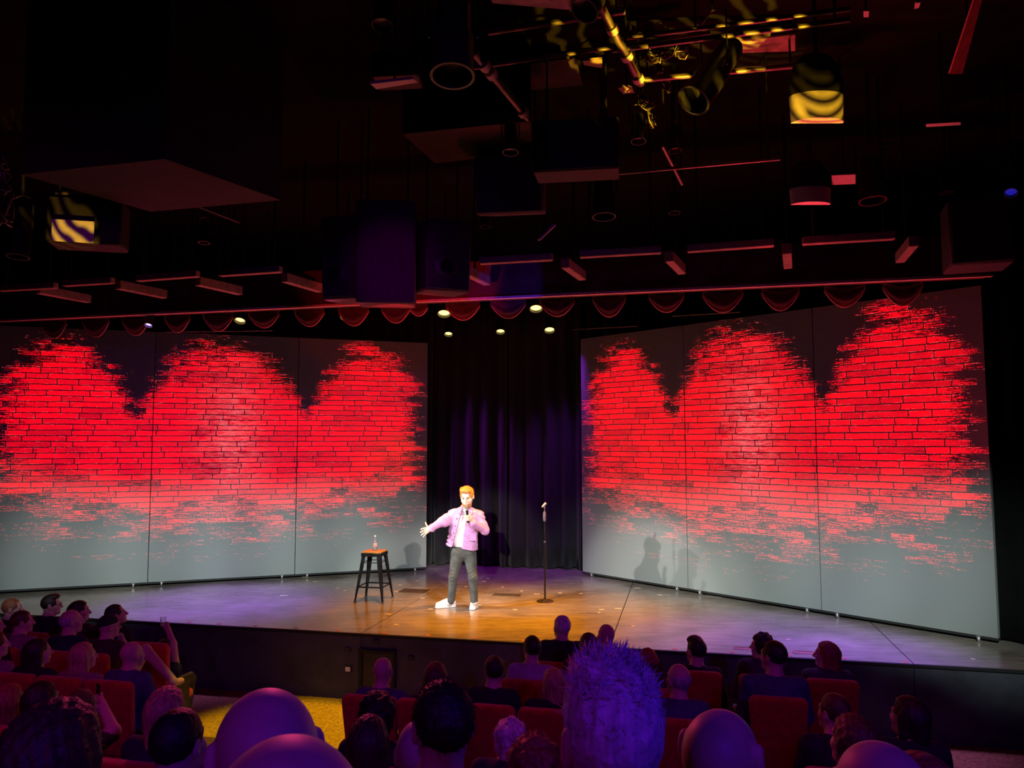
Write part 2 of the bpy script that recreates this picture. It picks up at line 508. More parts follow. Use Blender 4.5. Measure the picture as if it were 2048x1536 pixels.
PW, PH = 7.2, 4.4                        # the picture on a screen, in metres
def led_mat():
    """grey display panels that show a picture of a brick wall under three lamps"""
    m = bpy.data.materials.new('display_picture'); m.use_nodes = True
    nt = m.node_tree; b = nt.nodes['Principled BSDF']
    b.inputs['Base Color'].default_value = (0.20, 0.215, 0.21, 1); b.inputs['Roughness'].default_value = 0.55
    b.inputs['Specular IOR Level'].default_value = 0.25
    uv = nt.nodes.new('ShaderNodeUVMap'); uv.uv_map = 'picture'
    sp = nt.nodes.new('ShaderNodeSeparateXYZ'); nt.links.new(uv.outputs[0], sp.inputs[0])
    x, y = S(nt, sp.outputs[0]), S(nt, sp.outputs[1])
    wv = noise(nt, comb(nt, x * 1.4, y * 5.0), 1.0, 4, 0.6)
    yb = y + (wv - 0.5) * 0.035
    HB, PER = 0.0955, 0.95
    row = (yb / HB).floor(); fr = (yb / HB).fract()
    rr = white(nt, comb(nt, row, 3.7))
    xs = (x + (noise(nt, comb(nt, x * 3, y * 9), 1.0, 2) - 0.5) * 0.03) / PER + rr * 7.0
    cell = xs.floor(); p = xs.fract()
    is2 = p.gt(0.667)
    bid = cell * 2.0 + is2
    rb = white(nt, comb(nt, bid, row))
    rb2 = white(nt, comb(nt, bid + 91.0, row))
    dx = p.min((p - 0.667).abs()).min(1.0 - p) * PER
    dy = fr.min(1.0 - fr) * HB
    rough_e = (noise(nt, comb(nt, x * 40, y * 40), 1.0, 2) - 0.5) * 0.010
    dj = dx.min(dy) + rough_e
    joint = dj.step(0.0045, 0.0112)
    # the three pools of lamplight
    def arch(c, top, k):
        d = (x - c).abs()
        return (top - d.sq() * k - y) / 1.05 + 0.33
    top = arch(1.10, 4.22, 0.95).max(arch(3.60, 4.30, 0.62)).max(arch(6.12, 4.30, 0.95)).clamp()
    side = ((x + 0.10) / 1.0).min((PW - x + 0.02) / 0.8)
    side = (side + ((2.0 - y) * 0.30).max(0.0)).clamp()
    bow = ((x - 3.55) / 3.55).sq()
    bot = ((y - (0.30 + bow * 0.55)) / 1.75).clamp()
    Fv = top.min(side + 0.06).min(bot)
    fine = noise(nt, comb(nt, x * 6.0, y * 60.0), 1.0, 4, 0.7).step(0.34, 0.68)
    grit = noise(nt, comb(nt, x * 36.0, y * 62.0), 1.0, 3, 0.7).step(0.32, 0.68)
    big = noise(nt, comb(nt, x * 1.3, y * 3.2), 1.0, 3, 0.6)
    edge = dj.step(0.019, 0.011)           # the picked-out rim of each brick
    spark = noise(nt, comb(nt, x * 9.0, y * 105.0, 4.0), 1.0, 3, 0.75).step(0.60, 0.72)
    v = Fv * 1.18 + spark * 0.34 + edge * (1.0 - bot) * 0.12 + (rb - 0.5) * 0.46 + (fine - 0.5) * 0.52 + (grit - 0.5) * 0.34 + (big - 0.5) * 0.9 + edge * 0.10
    lit = v.step(0.50, 0.66) * joint * Fv.step(0.0, 0.06)
    shade = (rb2 * 0.40 + 0.60) * (grit * 0.5 + 0.5) * (fine * 0.3 + 0.7) * (Fv.step(0.15, 0.7) * 0.35 + 0.65) * (big.step(0.3, 0.5) * 0.3 + 0.7)
    hot = edge * (grit * fine).step(0.25, 0.8)
    pk = ((x - 3.72).sq() * -5.5 + (y - 2.5).sq() * -1.1).exp() * (grit * 0.45 + fine * 0.75 + (big - 0.5) * 1.6 - 0.25).clamp()
    r = lit * (shade * 1.5 + hot * 0.35)
    g = lit * (hot * 0.12 + pk * 0.17)
    bl = lit * (hot * 0.12 + pk * 0.18 + 0.006)
    cc = nt.nodes.new('ShaderNodeCombineColor')
    nt.links.new(r.s, cc.inputs[0]); nt.links.new(g.s, cc.inputs[1]); nt.links.new(bl.s, cc.inputs[2])
    nt.links.new(cc.outputs[0], b.inputs['Emission Color'])
    b.inputs['Emission Strength'].default_value = 1.2
    return m
M_LED = led_mat()

def structure(o):
    o['kind'] = 'structure'; return o

def prism(poly, z0, z1):
    n = len(poly)
    v = [(p[0], p[1], z0) for p in poly] + [(p[0], p[1], z1) for p in poly]
    f = [list(range(n - 1, -1, -1)), list(range(n, 2 * n))] + [[i, (i + 1) % n, n + (i + 1) % n, n + i] for i in range(n)]
    return np.array(v, float), f

# ------------------------------------------------------------------ stage axes
EL, ER = G(250, 1240), G(2048, 1340)
AX = (ER - EL) / np.linalg.norm(ER - EL)            # along the stage front, to the right
NX = np.array([-AX[1], AX[0], 0.0])                 # upstage
ANG = math.atan2(AX[1], AX[0])
HF = -0.84                                          # house floor
def onstage(t, n, z=0.0):
    p = EL + AX * t + NX * n
    return np.array([p[0], p[1], z])
def tval(p): return float((np.asarray(p) - EL) @ AX)
def nval(p): return float((np.asarray(p) - EL) @ NX)

# ------------------------------------------------------------------ room shell
structure(MB().box((0, 3, -1.95), (27, 27, 0.1)).build('floor', M_CARPET))
v, f = prism([onstage(-9, -2.9)[:2], onstage(17, -2.9)[:2], onstage(17, 0.3)[:2], onstage(-9, 0.3)[:2]], HF - 0.3, HF)
structure(MB().add(v, f).build('floor_front', M_CARPET))
structure(MB().box((0, 4.5, 6.36), (27, 31, 0.1)).build('ceiling', M_CEIL))
structure(MB().box((-12.6, 4.5, 2.2), (0.2, 31, 8.4)).build('wall_left', M_BLACK))
structure(MB().box((10.4, 4.5, 2.2), (0.2, 31, 8.4)).build('wall_right', M_BLACK))
structure(MB().box((0, 19.6, 2.2), (27, 0.2, 8.4)).build('wall_back', M_BLACK))
structure(MB().box((0, -10.6, 2.2), (27, 0.2, 8.4)).build('wall_front', M_BLACK))

# stage: framed deck of big plywood panels with fine joints
stage = structure(link('floor_stage', None)); stage.location = (0, 0, 0)
sub = prism([onstage(-7, 0.04)[:2], onstage(15, 0.04)[:2], onstage(15, 9.5)[:2], onstage(-7, 9.5)[:2]], -1.0, -0.03)
MB().add(*sub).build('deck_base', M_BLACK, stage)
seams = [-7.0, -1.4, tval(G(742, 1255)), tval(G(1250, 1208)), tval(G(1783, 1285)), 15.0]
rows_n = [0.0, 3.35, 9.4]
for a, b in zip(seams[:-1], seams[1:]):
    for c, d in zip(rows_n[:-1], rows_n[1:]):
        g = 0.006
        v, f = prism([onstage(a + g, c + g)[:2], onstage(b - g, c + g)[:2], onstage(b - g, d - g)[:2], onstage(a + g, d - g)[:2]], -0.03, 0.0)
        MB().add(v, f).build('deck_panel', M_STAGE, stage)
# front riser: painted panels, an edge trim and a cable hatch
riser = structure(link('wall_riser', None))
for i, (a, b) in enumerate(zip(seams[:-1], seams[1:])):
    v, f = prism([onstage(a + .004, 0.0)[:2], onstage(b - .004, 0.0)[:2], onstage(b - .004, 0.04)[:2], onstage(a + .004, 0.04)[:2]], HF, -0.035)
    MB().add(v, f).build('riser_panel', M_RISER, riser)
MB().add(*barbox(onstage(-7, -0.012, -0.018), onstage(15, -0.012, -0.018), 0.03, 0.036, 0.004)).build('stage_edge_trim', M_BLACK, riser)
def riser_plate(name, px, py, w, h, m, d=0.02, parent=None):
    """a plate fixed on the riser face"""
    # intersect the pixel ray with the riser face
    r = ray(px, py); n = NX[:2]
    k = ((EL - CAM)[:2] @ n) / (r[:2] @ n)
    p = CAM + r * k
    v, f = rbox((w, d, h), 0.004)
    q = p - NX * d / 2
    return MB().add(v, f, Matrix.Translation(Vector(q)) @ Matrix.Rotation(ANG, 4, 'Z')).build(name, m, parent)
hatch = thing('access_hatch', 'black framed hatch in the stage front behind the bald man in the aisle seat', 'hatch')
for nm, px, py, w, h in (('frame_side', 722, 1338, 0.045, 0.52), ('frame_side', 789, 1341, 0.045, 0.52), ('frame_top', 756, 1303, 0.48, 0.045)):
    riser_plate(nm, px, py, w, h, M_BLACK, 0.035, hatch)
riser_plate('grille', 756, 1338, 0.4, 0.42, mat('hatch_grille', (0.03, 0.032, 0.034), 0.5, 0.3), 0.018, hatch)
wp = thing('wall_plate', 'small white socket plate in a black surround on the stage front', 'socket plate')
riser_plate('surround', 697, 1338, 0.10, 0.085, M_BLACK, 0.012, wp)
riser_plate('socket', 696.5, 1338, 0.066, 0.056, mat('white_plastic', (0.75, 0.75, 0.78), 0.4, var=0.05), 0.022, wp)
MBX = mat('hatch_outline', (0.075, 0.085, 0.1), 0.5)
oh = thing('access_hatch', 'grey outlined cover on the stage front, left of the pale shirted man', 'hatch')
riser_plate('cover', 1018, 1308, 0.32, 0.26, MBX, 0.012, oh)
for px, py, lab in ((696, 1300, 'small dark recessed box on the stage front above the white socket plate'),
                    (822, 1316, 'small dark box on the stage front right of the black framed hatch'),
                    (753, 1283, 'small dark box at the panel joint of the stage front, above the framed hatch')):
    tag(riser_plate('cable_box', px, py, 0.08, 0.06, mat('dark_box', (0.02, 0.02, 0.026), 0.6), 0.02), lab, 'box')

# ------------------------------------------------------------------ display walls
def screen_wall(name, label, p0, p1, cuts):
    """p0 -> p1 on the floor, from the picture's left to its right"""
    p0 = np.array(p0); p1 = np.array(p1)
    d = (p1 - p0); L = np.linalg.norm(d[:2]); d = d / L
    nrm = np.array([-d[1], d[0], 0.0])               # away from the audience
    t = thing(name, label, 'screen', loc=tuple(p0), rotz=math.atan2(d[1], d[0]))
    zb = 0.075
    for a, b in zip(cuts[:-1], cuts[1:]):
        a_, b_ = a * L + 0.006, b * L - 0.006
        v = [(a_, 0, zb), (b_, 0, zb), (b_, 0, PH), (a_, 0, PH), (a_, .08, zb), (b_, .08, zb), (b_, .08, PH), (a_, .08, PH)]
        f = [[0, 1, 2, 3], [5, 4, 7, 6], [4, 0, 3, 7], [1, 5, 6, 2], [3, 2, 6, 7], [4, 5, 1, 0]]
        me = to_mesh('display_panel', v, f)
        uv = me.uv_layers.new(name='picture')
        for pi, pl in enumerate(me.polygons):
            for li in pl.loop_indices:
                c = me.vertices[me.loops[li].vertex_index].co
                uv.data[li].uv = (c.x / L * PW, c.z) if pi == 0 else (3.6, -20.0)
        link('display_panel', me, M_LED, t)
    MB().box((L / 2, 0.10, PH / 2), (L - 0.02, 0.05, PH - 0.2)).build('backing_frame', M_BLACK, t)
    MB().box((L / 2, 0.045, 0.055), (L, 0.07, 0.03), 0.004).build('base_rail', M_BLACK, t)
    for c in cuts:
        for s in (-0.22, 0.22):
            x = c * L + s
            if x < 0.05 or x > L - 0.05: continue
            wb = MB()
            wb.lathe([(0.0, -.014), (.03, -.014), (.034, -.008), (.034, .008), (.03, .014), (0, .014)], 14, aim((x, 0.02, 0.034), (1, 0, 0)))
            wb.box((x, 0.02, 0.062), (0.05, 0.05, 0.012), 0.003)
            wb.build('caster', mat('caster_steel', (0.45, 0.45, 0.45), 0.35, 0.7), t, 'auto')
    return t
SLi, SLo = G(853, 1142), G(0, 1190)
dl = (SLo - SLi) / np.linalg.norm(SLo - SLi)
l1, l2 = np.linalg.norm(G(589, 1156) - SLi), np.linalg.norm(G(295, 1173) - SLi)
LW = l2 * 1.5 + 0.1
SRi, SRo = G(1165, 1151), G(1998, 1290)
r1, r2, RW = [np.linalg.norm(q - SRi) for q in (G(1373, 1187), G(1643, 1231), SRo)]
screen_wall('display_wall', 'tall display wall on the house left side showing red brick, behind the bar stool', SLi + dl * LW, SLi,
            [0, 1 - l2 / LW, 1 - l1 / LW, 1])
screen_wall('display_wall', 'tall display wall on the house right side showing red brick, catching the shadows of the performer', SRi, SRo,
            [0, r1 / RW, r2 / RW, 1])

# ------------------------------------------------------------------ drapes
def drape(name, p0, p1, z0, z1, folds, amp, parent, seed=0, m=None):
    rng = np.random.RandomState(seed)
    p0 = np.array(p0[:2]); p1 = np.array(p1[:2]); d = p1 - p0; L = np.linalg.norm(d); d /= L; n = np.array([-d[1], d[0]])
    nu, nv = folds * 10 + 1, 13
    u = np.linspace(0, 1, nu)
    ph = np.cumsum(0.6 + rng.rand(nu) * 0.8); ph = ph / ph[-1] * folds * 2 * PI
    am = amp * (0.5 + 0.7 * np.interp(u, np.linspace(0, 1, folds + 1), rng.rand(folds + 1)))
    v = []
    for j in range(nv):
        w = j / (nv - 1)
        sway = np.sin(ph * 0.37 + seed) * 0.02 * (1 - w)
        o = np.sin(ph + 0.15 * np.sin(3 * w + u * 9)) * am * (1.0 - 0.35 * w) + sway
        o = np.sign(o) * np.abs(o) ** 0.85 * amp ** 0.15
        z = z0 + (z1 - z0) * w + (0.012 * np.sin(ph) if j == 0 else 0)
        for i in range(nu):
            q = p0 + d * (u[i] * L) + n * o[i]
            v.append((q[0], q[1], z[i] if hasattr(z, '__len__') else z))
    f = [[j * nu + i, j * nu + i + 1, (j + 1) * nu + i + 1, (j + 1) * nu + i] for j in range(nv - 1) for i in range(nu - 1)]
    o = link(name, to_mesh(name, v, f, True), m or M_CLOTH, parent)
    md = o.modifiers.new('thickness', 'SOLIDIFY'); md.thickness = 0.008
    return o
cn = nval(G(1000, 1134))
ct0, ct1 = tval(G(700, 1130)), tval(G(1330, 1140))
bc = thing('stage_curtain', 'black velvet backdrop curtain with purple lit folds between the two display walls', 'curtain')
k = 4
for i in range(k):
    a = ct0 + (ct1 - ct0) * i / k; b = ct0 + (ct1 - ct0) * (i + 1) / k + 0.05
    drape('curtain_panel', onstage(a, cn + 0.03 * (i % 2)), onstage(b, cn + 0.03 * (i % 2)), 0.02, 5.2, 5, 0.13, bc, seed=i + 3)
sd = thing('side_drape', 'black masking drape hanging beside the outer edge of the house right display wall', 'curtain')
q0 = SRo + AX * 0.05 + NX * 0.12
drape('curtain_panel', q0, q0 + AX * 3.2 - NX * 0.1, 0.02, 5.0, 9, 0.06, sd, seed=21, m=mat('masking_cloth', (0.003, 0.003, 0.003), 0.95, var=.2, spec=.1))
bd = thing('border_drape', 'black border drape hanging high over the stage behind the row of swags', 'curtain')
drape('curtain_panel', onstage(-6.5, 6.6), onstage(13, 6.6), 4.35, 6.2, 40, 0.05, bd, seed=31)

# ------------------------------------------------------------------ proscenium beam and swags
ZB = W(1024, 598, 10.3)[2]
BL, BR = G(-40, 645, ZB), G(1985, 553.5, ZB)
bx = (BR - BL) / np.linalg.norm(BR - BL); bn = np.array([-bx[1], bx[0], 0])
beam = structure(link('trim_beam', None))
MB().add(*barbox(BL + bn * .16 + [0, 0, .29] - bx * 4, BR + bn * .16 + [0, 0, .29], 0.3, 0.5)).build('beam_face', mat('beam_paint', (0.10, 0.035, 0.035), 0.7, var=0.3, scale=3), beam)
MB().add(*barbox(BL + [0, 0, .018] - bx * 4, BR + [0, 0, .018], 0.05, 0.036, 0.004)).build('beam_lip', mat('beam_lip_paint', (0.78, 0.55, 0.52), 0.55, var=0.2, scale=30), beam)
structure(MB().add(*prism([(BR + bn * .0)[:2], (BR + bx * 3.2)[:2], (BR + bx * 3.2 + bn * .3)[:2], (BR + bn * .3)[:2]], -0.84, 6.3)).build('wall_proscenium', M_BLACK)) if False else None
swv = thing('swag_valance', 'red lit scalloped swag curtain hanging below the proscenium beam', 'curtain')
bt = lambda px: float((G(px, 598 - (px - 1024) * .045, ZB) - BL) @ bx)
M_LIT_RIM = mat('swag_lit_rim', (0.62, 0.26, 0.25), .7, var=.3, scale=60)  # red light along the swag hems, put into a paler colour
swx = [66, 152, 234, 320, 404, 498, 592, 683, 770, 817, 909, 1003, 1104, 1212, 1331, 1448, 1568, 1702, 1823]
rng = random.Random(5)
for i, px in enumerate(swx):
    c = BL + bx * bt(px) + bn * 0.42
    hw = (0.235 if i != 9 else 0.14) * rng.uniform(0.95, 1.1); dp = (0.20 if i != 9 else 0.09) * rng.uniform(0.9, 1.15)
    nu, nv = 17, 11
    v = []
    for j in range(nv):
        w = j / (nv - 1)
        for k in range(nu):
            u = -1 + 2 * k / (nu - 1)
            sag = (1 - u * u)
            z = ZB + 0.10 - w * 0.10 * (1 - sag) - w * (dp + 0.10) * sag
            y = 0.035 * math.sin(w * 15 + 1.1 * u * u) * sag * w + 0.03 * w
            v.append(c + bx * (u * hw) + bn * y + [0, 0, z - c[2]])
    f = [[j * nu + k, j * nu + k + 1, (j + 1) * nu + k + 1, (j + 1) * nu + k] for j in range(nv - 1) for k in range(nu - 1)]
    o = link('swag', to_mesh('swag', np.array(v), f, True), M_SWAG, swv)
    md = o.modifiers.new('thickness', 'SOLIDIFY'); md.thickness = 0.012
    MB().tube(v[-nu:], .011, 6).build('lit_rim', M_LIT_RIM, o, True)
# ------------------------------------------------------------------ people
M_SKIN = mat('skin', (0.60, 0.37, 0.28), 0.5, var=0.06, scale=30)
def cloth(col, name):
    return mat(name, col, 0.85, var=0.2, scale=18, bump=0.3, bscale=120)
def hairm(col, name):
    return mat(name, col, 0.55, var=0.35, scale=40, stretch=(1, 1, 0.25), bump=0.4, bscale=90)
HAIR = {'dark': hairm((0.022, 0.013, 0.010), 'dark_hair'), 'brown': hairm((0.085, 0.040, 0.020), 'brown_hair'),
        'grey': hairm((0.42, 0.39, 0.37), 'grey_hair'), 'blond': hairm((0.46, 0.30, 0.14), 'blond_hair'),
        'red': hairm((0.30, 0.10, 0.04), 'reddish_hair'), 'white': hairm((0.66, 0.62, 0.60), 'white_hair')}
SHIRT = {'black': cloth((0.016, 0.015, 0.018), 'black_cloth'), 'navy': cloth((0.018, 0.02, 0.04), 'navy_cloth'),
         'blue': cloth((0.07, 0.08, 0.15), 'blue_cloth'), 'grey': cloth((0.06, 0.055, 0.06), 'grey_cloth'),
         'pale': cloth((0.42, 0.38, 0.42), 'pale_cloth'), 'maroon': cloth((0.05, 0.014, 0.02), 'maroon_cloth'),
         'pink': cloth((0.28, 0.13, 0.17), 'pink_cloth')}
M_TROUS = cloth((0.03, 0.03, 0.04), 'dark_trousers')

def head_parts(F, T, R, s, fine=True, neck=None, mouth=True, ear=0.0):
    """adds a head to field F; T maps head coordinates (face towards +Y) to the field"""
    e = lambda c, r, k=0.02, op='u': F.el(T(c), np.array(r) * s, R, k * s, op)
    c_ = lambda a, b, ra, rb=None, k=0.015, op='u': F.rc(T(a), T(b), ra * s, None if rb is None else rb * s, k * s, op)
    e((0, -.012, .030), (.076, .097, .088))
    e((0, .030, -.040), (.058, .064, .078), .035)
    c_((-.030, .058, -.085), (.030, .058, -.085), .026, k=.03)
    e((0, .076, -.098), (.022, .020, .019), .02)
    c_((-.032, .080, .026), (.032, .080, .026), .014, k=.014)
    e((-.043, .062, -.028), (.022, .022, .022), .03); e((.043, .062, -.028), (.022, .022, .022), .03)
    if fine:
        e((-.031, .098, .006), (.016, .012, .010), .012, 's'); e((.031, .098, .006), (.016, .012, .010), .012, 's')
    c_((0, .092, .012), (0, .116, -.030), .009, .0135, .012)
    c_((-.011, .104, -.034), (.011, .104, -.034), .009, k=.008)
    if fine:
        c_((-.020, .093, -.060), (.020, .093, -.060), .0075, k=.010)
        if mouth: c_((-.022, .104, -.060), (.022, .104, -.060), .003, k=.004, op='s')
    for q in (-1, 1):
        e((q * .079, -.006, -.004 + ear), (.011 + ear * .12, .021, .033), .010)
        if fine: e((q * (.090 + ear * .1), .000, -.002 + ear), (.008, .010, .018), .006, 's')
    if neck is not None:
        F.rc(T((0, -.022, -.05)), neck, .055 * s, .060 * s, .04)

def hair_mesh(style, s, h, seed=0):
    """hair in head coordinates"""
    rng = np.random.RandomState(seed)
    lo, hi = [-.17, -.20, -.36], [.17, .15, .20]
    if style in ('short', 'balding', 'spiky', 'cap', 'swept'): lo[2] = -.12
    F = SDF.even(lo, hi, h / s)
    x, y, z = F.all()
    if style in ('short', 'swept', 'spiky'):
        F.el((0, -.014, .032), (.083, .104, .096), k=.01)
        if style == 'swept': F.el((.01, .035, .105), (.062, .062, .034), k=.03); F.el((-.03, .05, .09), (.035, .04, .03), k=.02)
        if style == 'spiky': F.el((0, .0, .075), (.074, .09, .060), k=.03); F.el((.0, .03, .12), (.05, .05, .025), k=.03)
        hl = 0.062 - .25 * np.maximum(np.abs(x) - .045, 0)               # hairline on the brow
        F.cut(np.minimum(y - (hl - .25 * (z - .05)), .078 - z) + 0 * x, .012)
        F.cut(-(z - ((-.062 if style != 'spiky' else -.030) + .55 * np.maximum(y + .03, 0))) + 0 * x, .012)
        F.F += (.0022 * wob(x, y, z, 190, seed)).astype(np.float32) + (.0015 * wob(x, y, z, 420, seed + 1)).astype(np.float32)
    elif style == 'balding':
        F.el((0, -.016, .020), (.0815, .101, .090), k=.01)
        F.cut(z - (.045 - .15 * y) + 0 * x, .012); F.cut(-(z - (-.058 + .4 * np.maximum(y + .03, 0))) + 0 * x, .01)
        F.cut(y - .030 + 0 * x + 0 * z, .01)
    elif style == 'curly':
        F.el((0, -.025, .040), (.108, .118, .112), k=.01); F.el((0, -.045, -.045), (.092, .080, .075), k=.03)
        F.cut(np.minimum(y - .040, .070 - z) + 0 * x, .02); F.cut(y - .088 + 0 * x + 0 * z, .02)
        F.F += (.012 * wob(x, y, z, 75, seed)).astype(np.float32) + (.006 * wob(x, y, z, 150, seed + 3)).astype(np.float32)
    elif style in ('long', 'bob', 'straight'):
        low = {'long': -.32, 'straight': -.30, 'bob': -.15}[style]
        F.el((0, -.016, .034), (.088, .108, .100), k=.01)
        F.rc((0, -.055, .0), (0, -.072, low + .05), .085, .070, k=.05)
        for q in (-1, 1): F.rc((q * .062, -.02, .0), (q * .075, -.03, low + .06), .036, .034, k=.03)
        hl = np.where(z > .02, .062 - .3 * np.maximum(np.abs(x) - .03, 0), .012)
        F.cut(np.minimum(y - hl, .085 - z) + 0 * x, .012)
        F.cut(-(z - low) + .012 * wob(x, y, z, 60, seed), .02)
        F.F += (.0035 * np.sin(x * 190 + 2 * np.sin(z * 11 + seed)) * np.cos(y * 120 + 2 * np.sin(z * 9))).astype(np.float32)
    elif style == 'bun':
        F.el((0, -.014, .033), (.083, .104, .096), k=.01); F.el((.012, -.125, .035), (.042, .038, .042), k=.012)
        F.cut(np.minimum(y - (.060 - .3 * np.maximum(np.abs(x) - .03, 0)), .085 - z) + 0 * x, .012)
        F.cut(-(z - (-.06 + .6 * np.maximum(y + .03, 0))) + 0 * x, .012)
        F.F += (.004 * wob(x, y, z, 120, seed)).astype(np.float32)
    elif style == 'cap':
        F.el((0, -.012, .036), (.086, .106, .094), k=.01)
        F.cut(-(z - .030 - .12 * y) + 0 * x, .006)
        F.el((0, -.135, .026), (.062, .055, .010), rot(0, -14), k=.012)
    return F.mesh()

def strands(v, f, n, ln, rad, seed, lift=0.8, zmin=-9, down=0.0):
    """thin tapering tufts that grow out of a hair surface"""
    rng = np.random.RandomState(seed)
    a = v[f[:, 1]] - v[f[:, 0]]; b = v[f[:, 3]] - v[f[:, 0]]
    nr = np.cross(a, b); nr /= np.linalg.norm(nr, axis=1)[:, None] + 1e-9
    c = v[f].mean(1)
    ok = np.nonzero(c[:, 2] > zmin)[0]
    q = rng.choice(ok, n)
    p = c[q] + rng.randn(n, 3) * .003; d = nr[q] * 0.8 + rng.randn(n, 3) * .35 + np.array([0, -.1, lift]) * rng.rand(n, 1)
    d[:, 2] -= down
    d /= np.linalg.norm(d, axis=1)[:, None]
    L = ln * (0.4 + 0.8 * rng.rand(n))[:, None]
    s1 = np.cross(d, rng.randn(n, 3)); s1 /= np.linalg.norm(s1, axis=1)[:, None]; s2 = np.cross(d, s1)
    base = p - d * .006
    V = np.stack([base + s1 * rad, base - s1 * rad * .5 + s2 * rad * .87, base - s1 * rad * .5 - s2 * rad * .87,
                  p + d * L + rng.randn(n, 3) * .004], 1).reshape(-1, 3)
    o = np.arange(n)[:, None] * 4
    Fc = np.concatenate([o + np.array([0, 1, 3]), o + np.array([1, 2, 3]), o + np.array([2, 0, 3])])
    return V, Fc

def join_meshes(name, parts, smooth=True):
    vs, fs, n = [], [], 0
    for v, f in parts:
        vs.append(v); fs += (np.asarray(f) + n).tolist(); n += len(v)
    return to_mesh(name, np.concatenate(vs), fs, smooth)

M_EYE = mat('eye', (0.5, 0.48, 0.47), 0.2, var=0.1)
M_GLASSES = mat('spectacle_frame', (0.02, 0.02, 0.02), 0.3)

TIERS = [(7.95, HF), (7.05, -.76), (6.10, -.69), (5.15, -.60), (4.20, -.45), (3.25, -.24), (2.45, .08), (1.80, .42), (1.15, .66), (0.35, .86), (-.6, 1.10)]
KROW = 0.224
def z0_of(p): return p[1] + KROW * p[0]
def tier(p):
    z0 = z0_of(p)
    for lo, h in TIERS:
        if z0 >= lo: return h
    return TIERS[-1][1]
# stepped seating
SEAT_H = 0.43
for i, (lo, h) in enumerate(TIERS[1:], 1):
    hi_ = TIERS[i - 1][0]
    poly = [(-11.5, lo + KROW * 11.5), (9.8, lo - KROW * 9.8), (9.8, hi_ - KROW * 9.8), (-11.5, hi_ + KROW * 11.5)]
    structure(MB().add(*prism(poly, -1.9, h)).build('floor_tier', M_TIER))

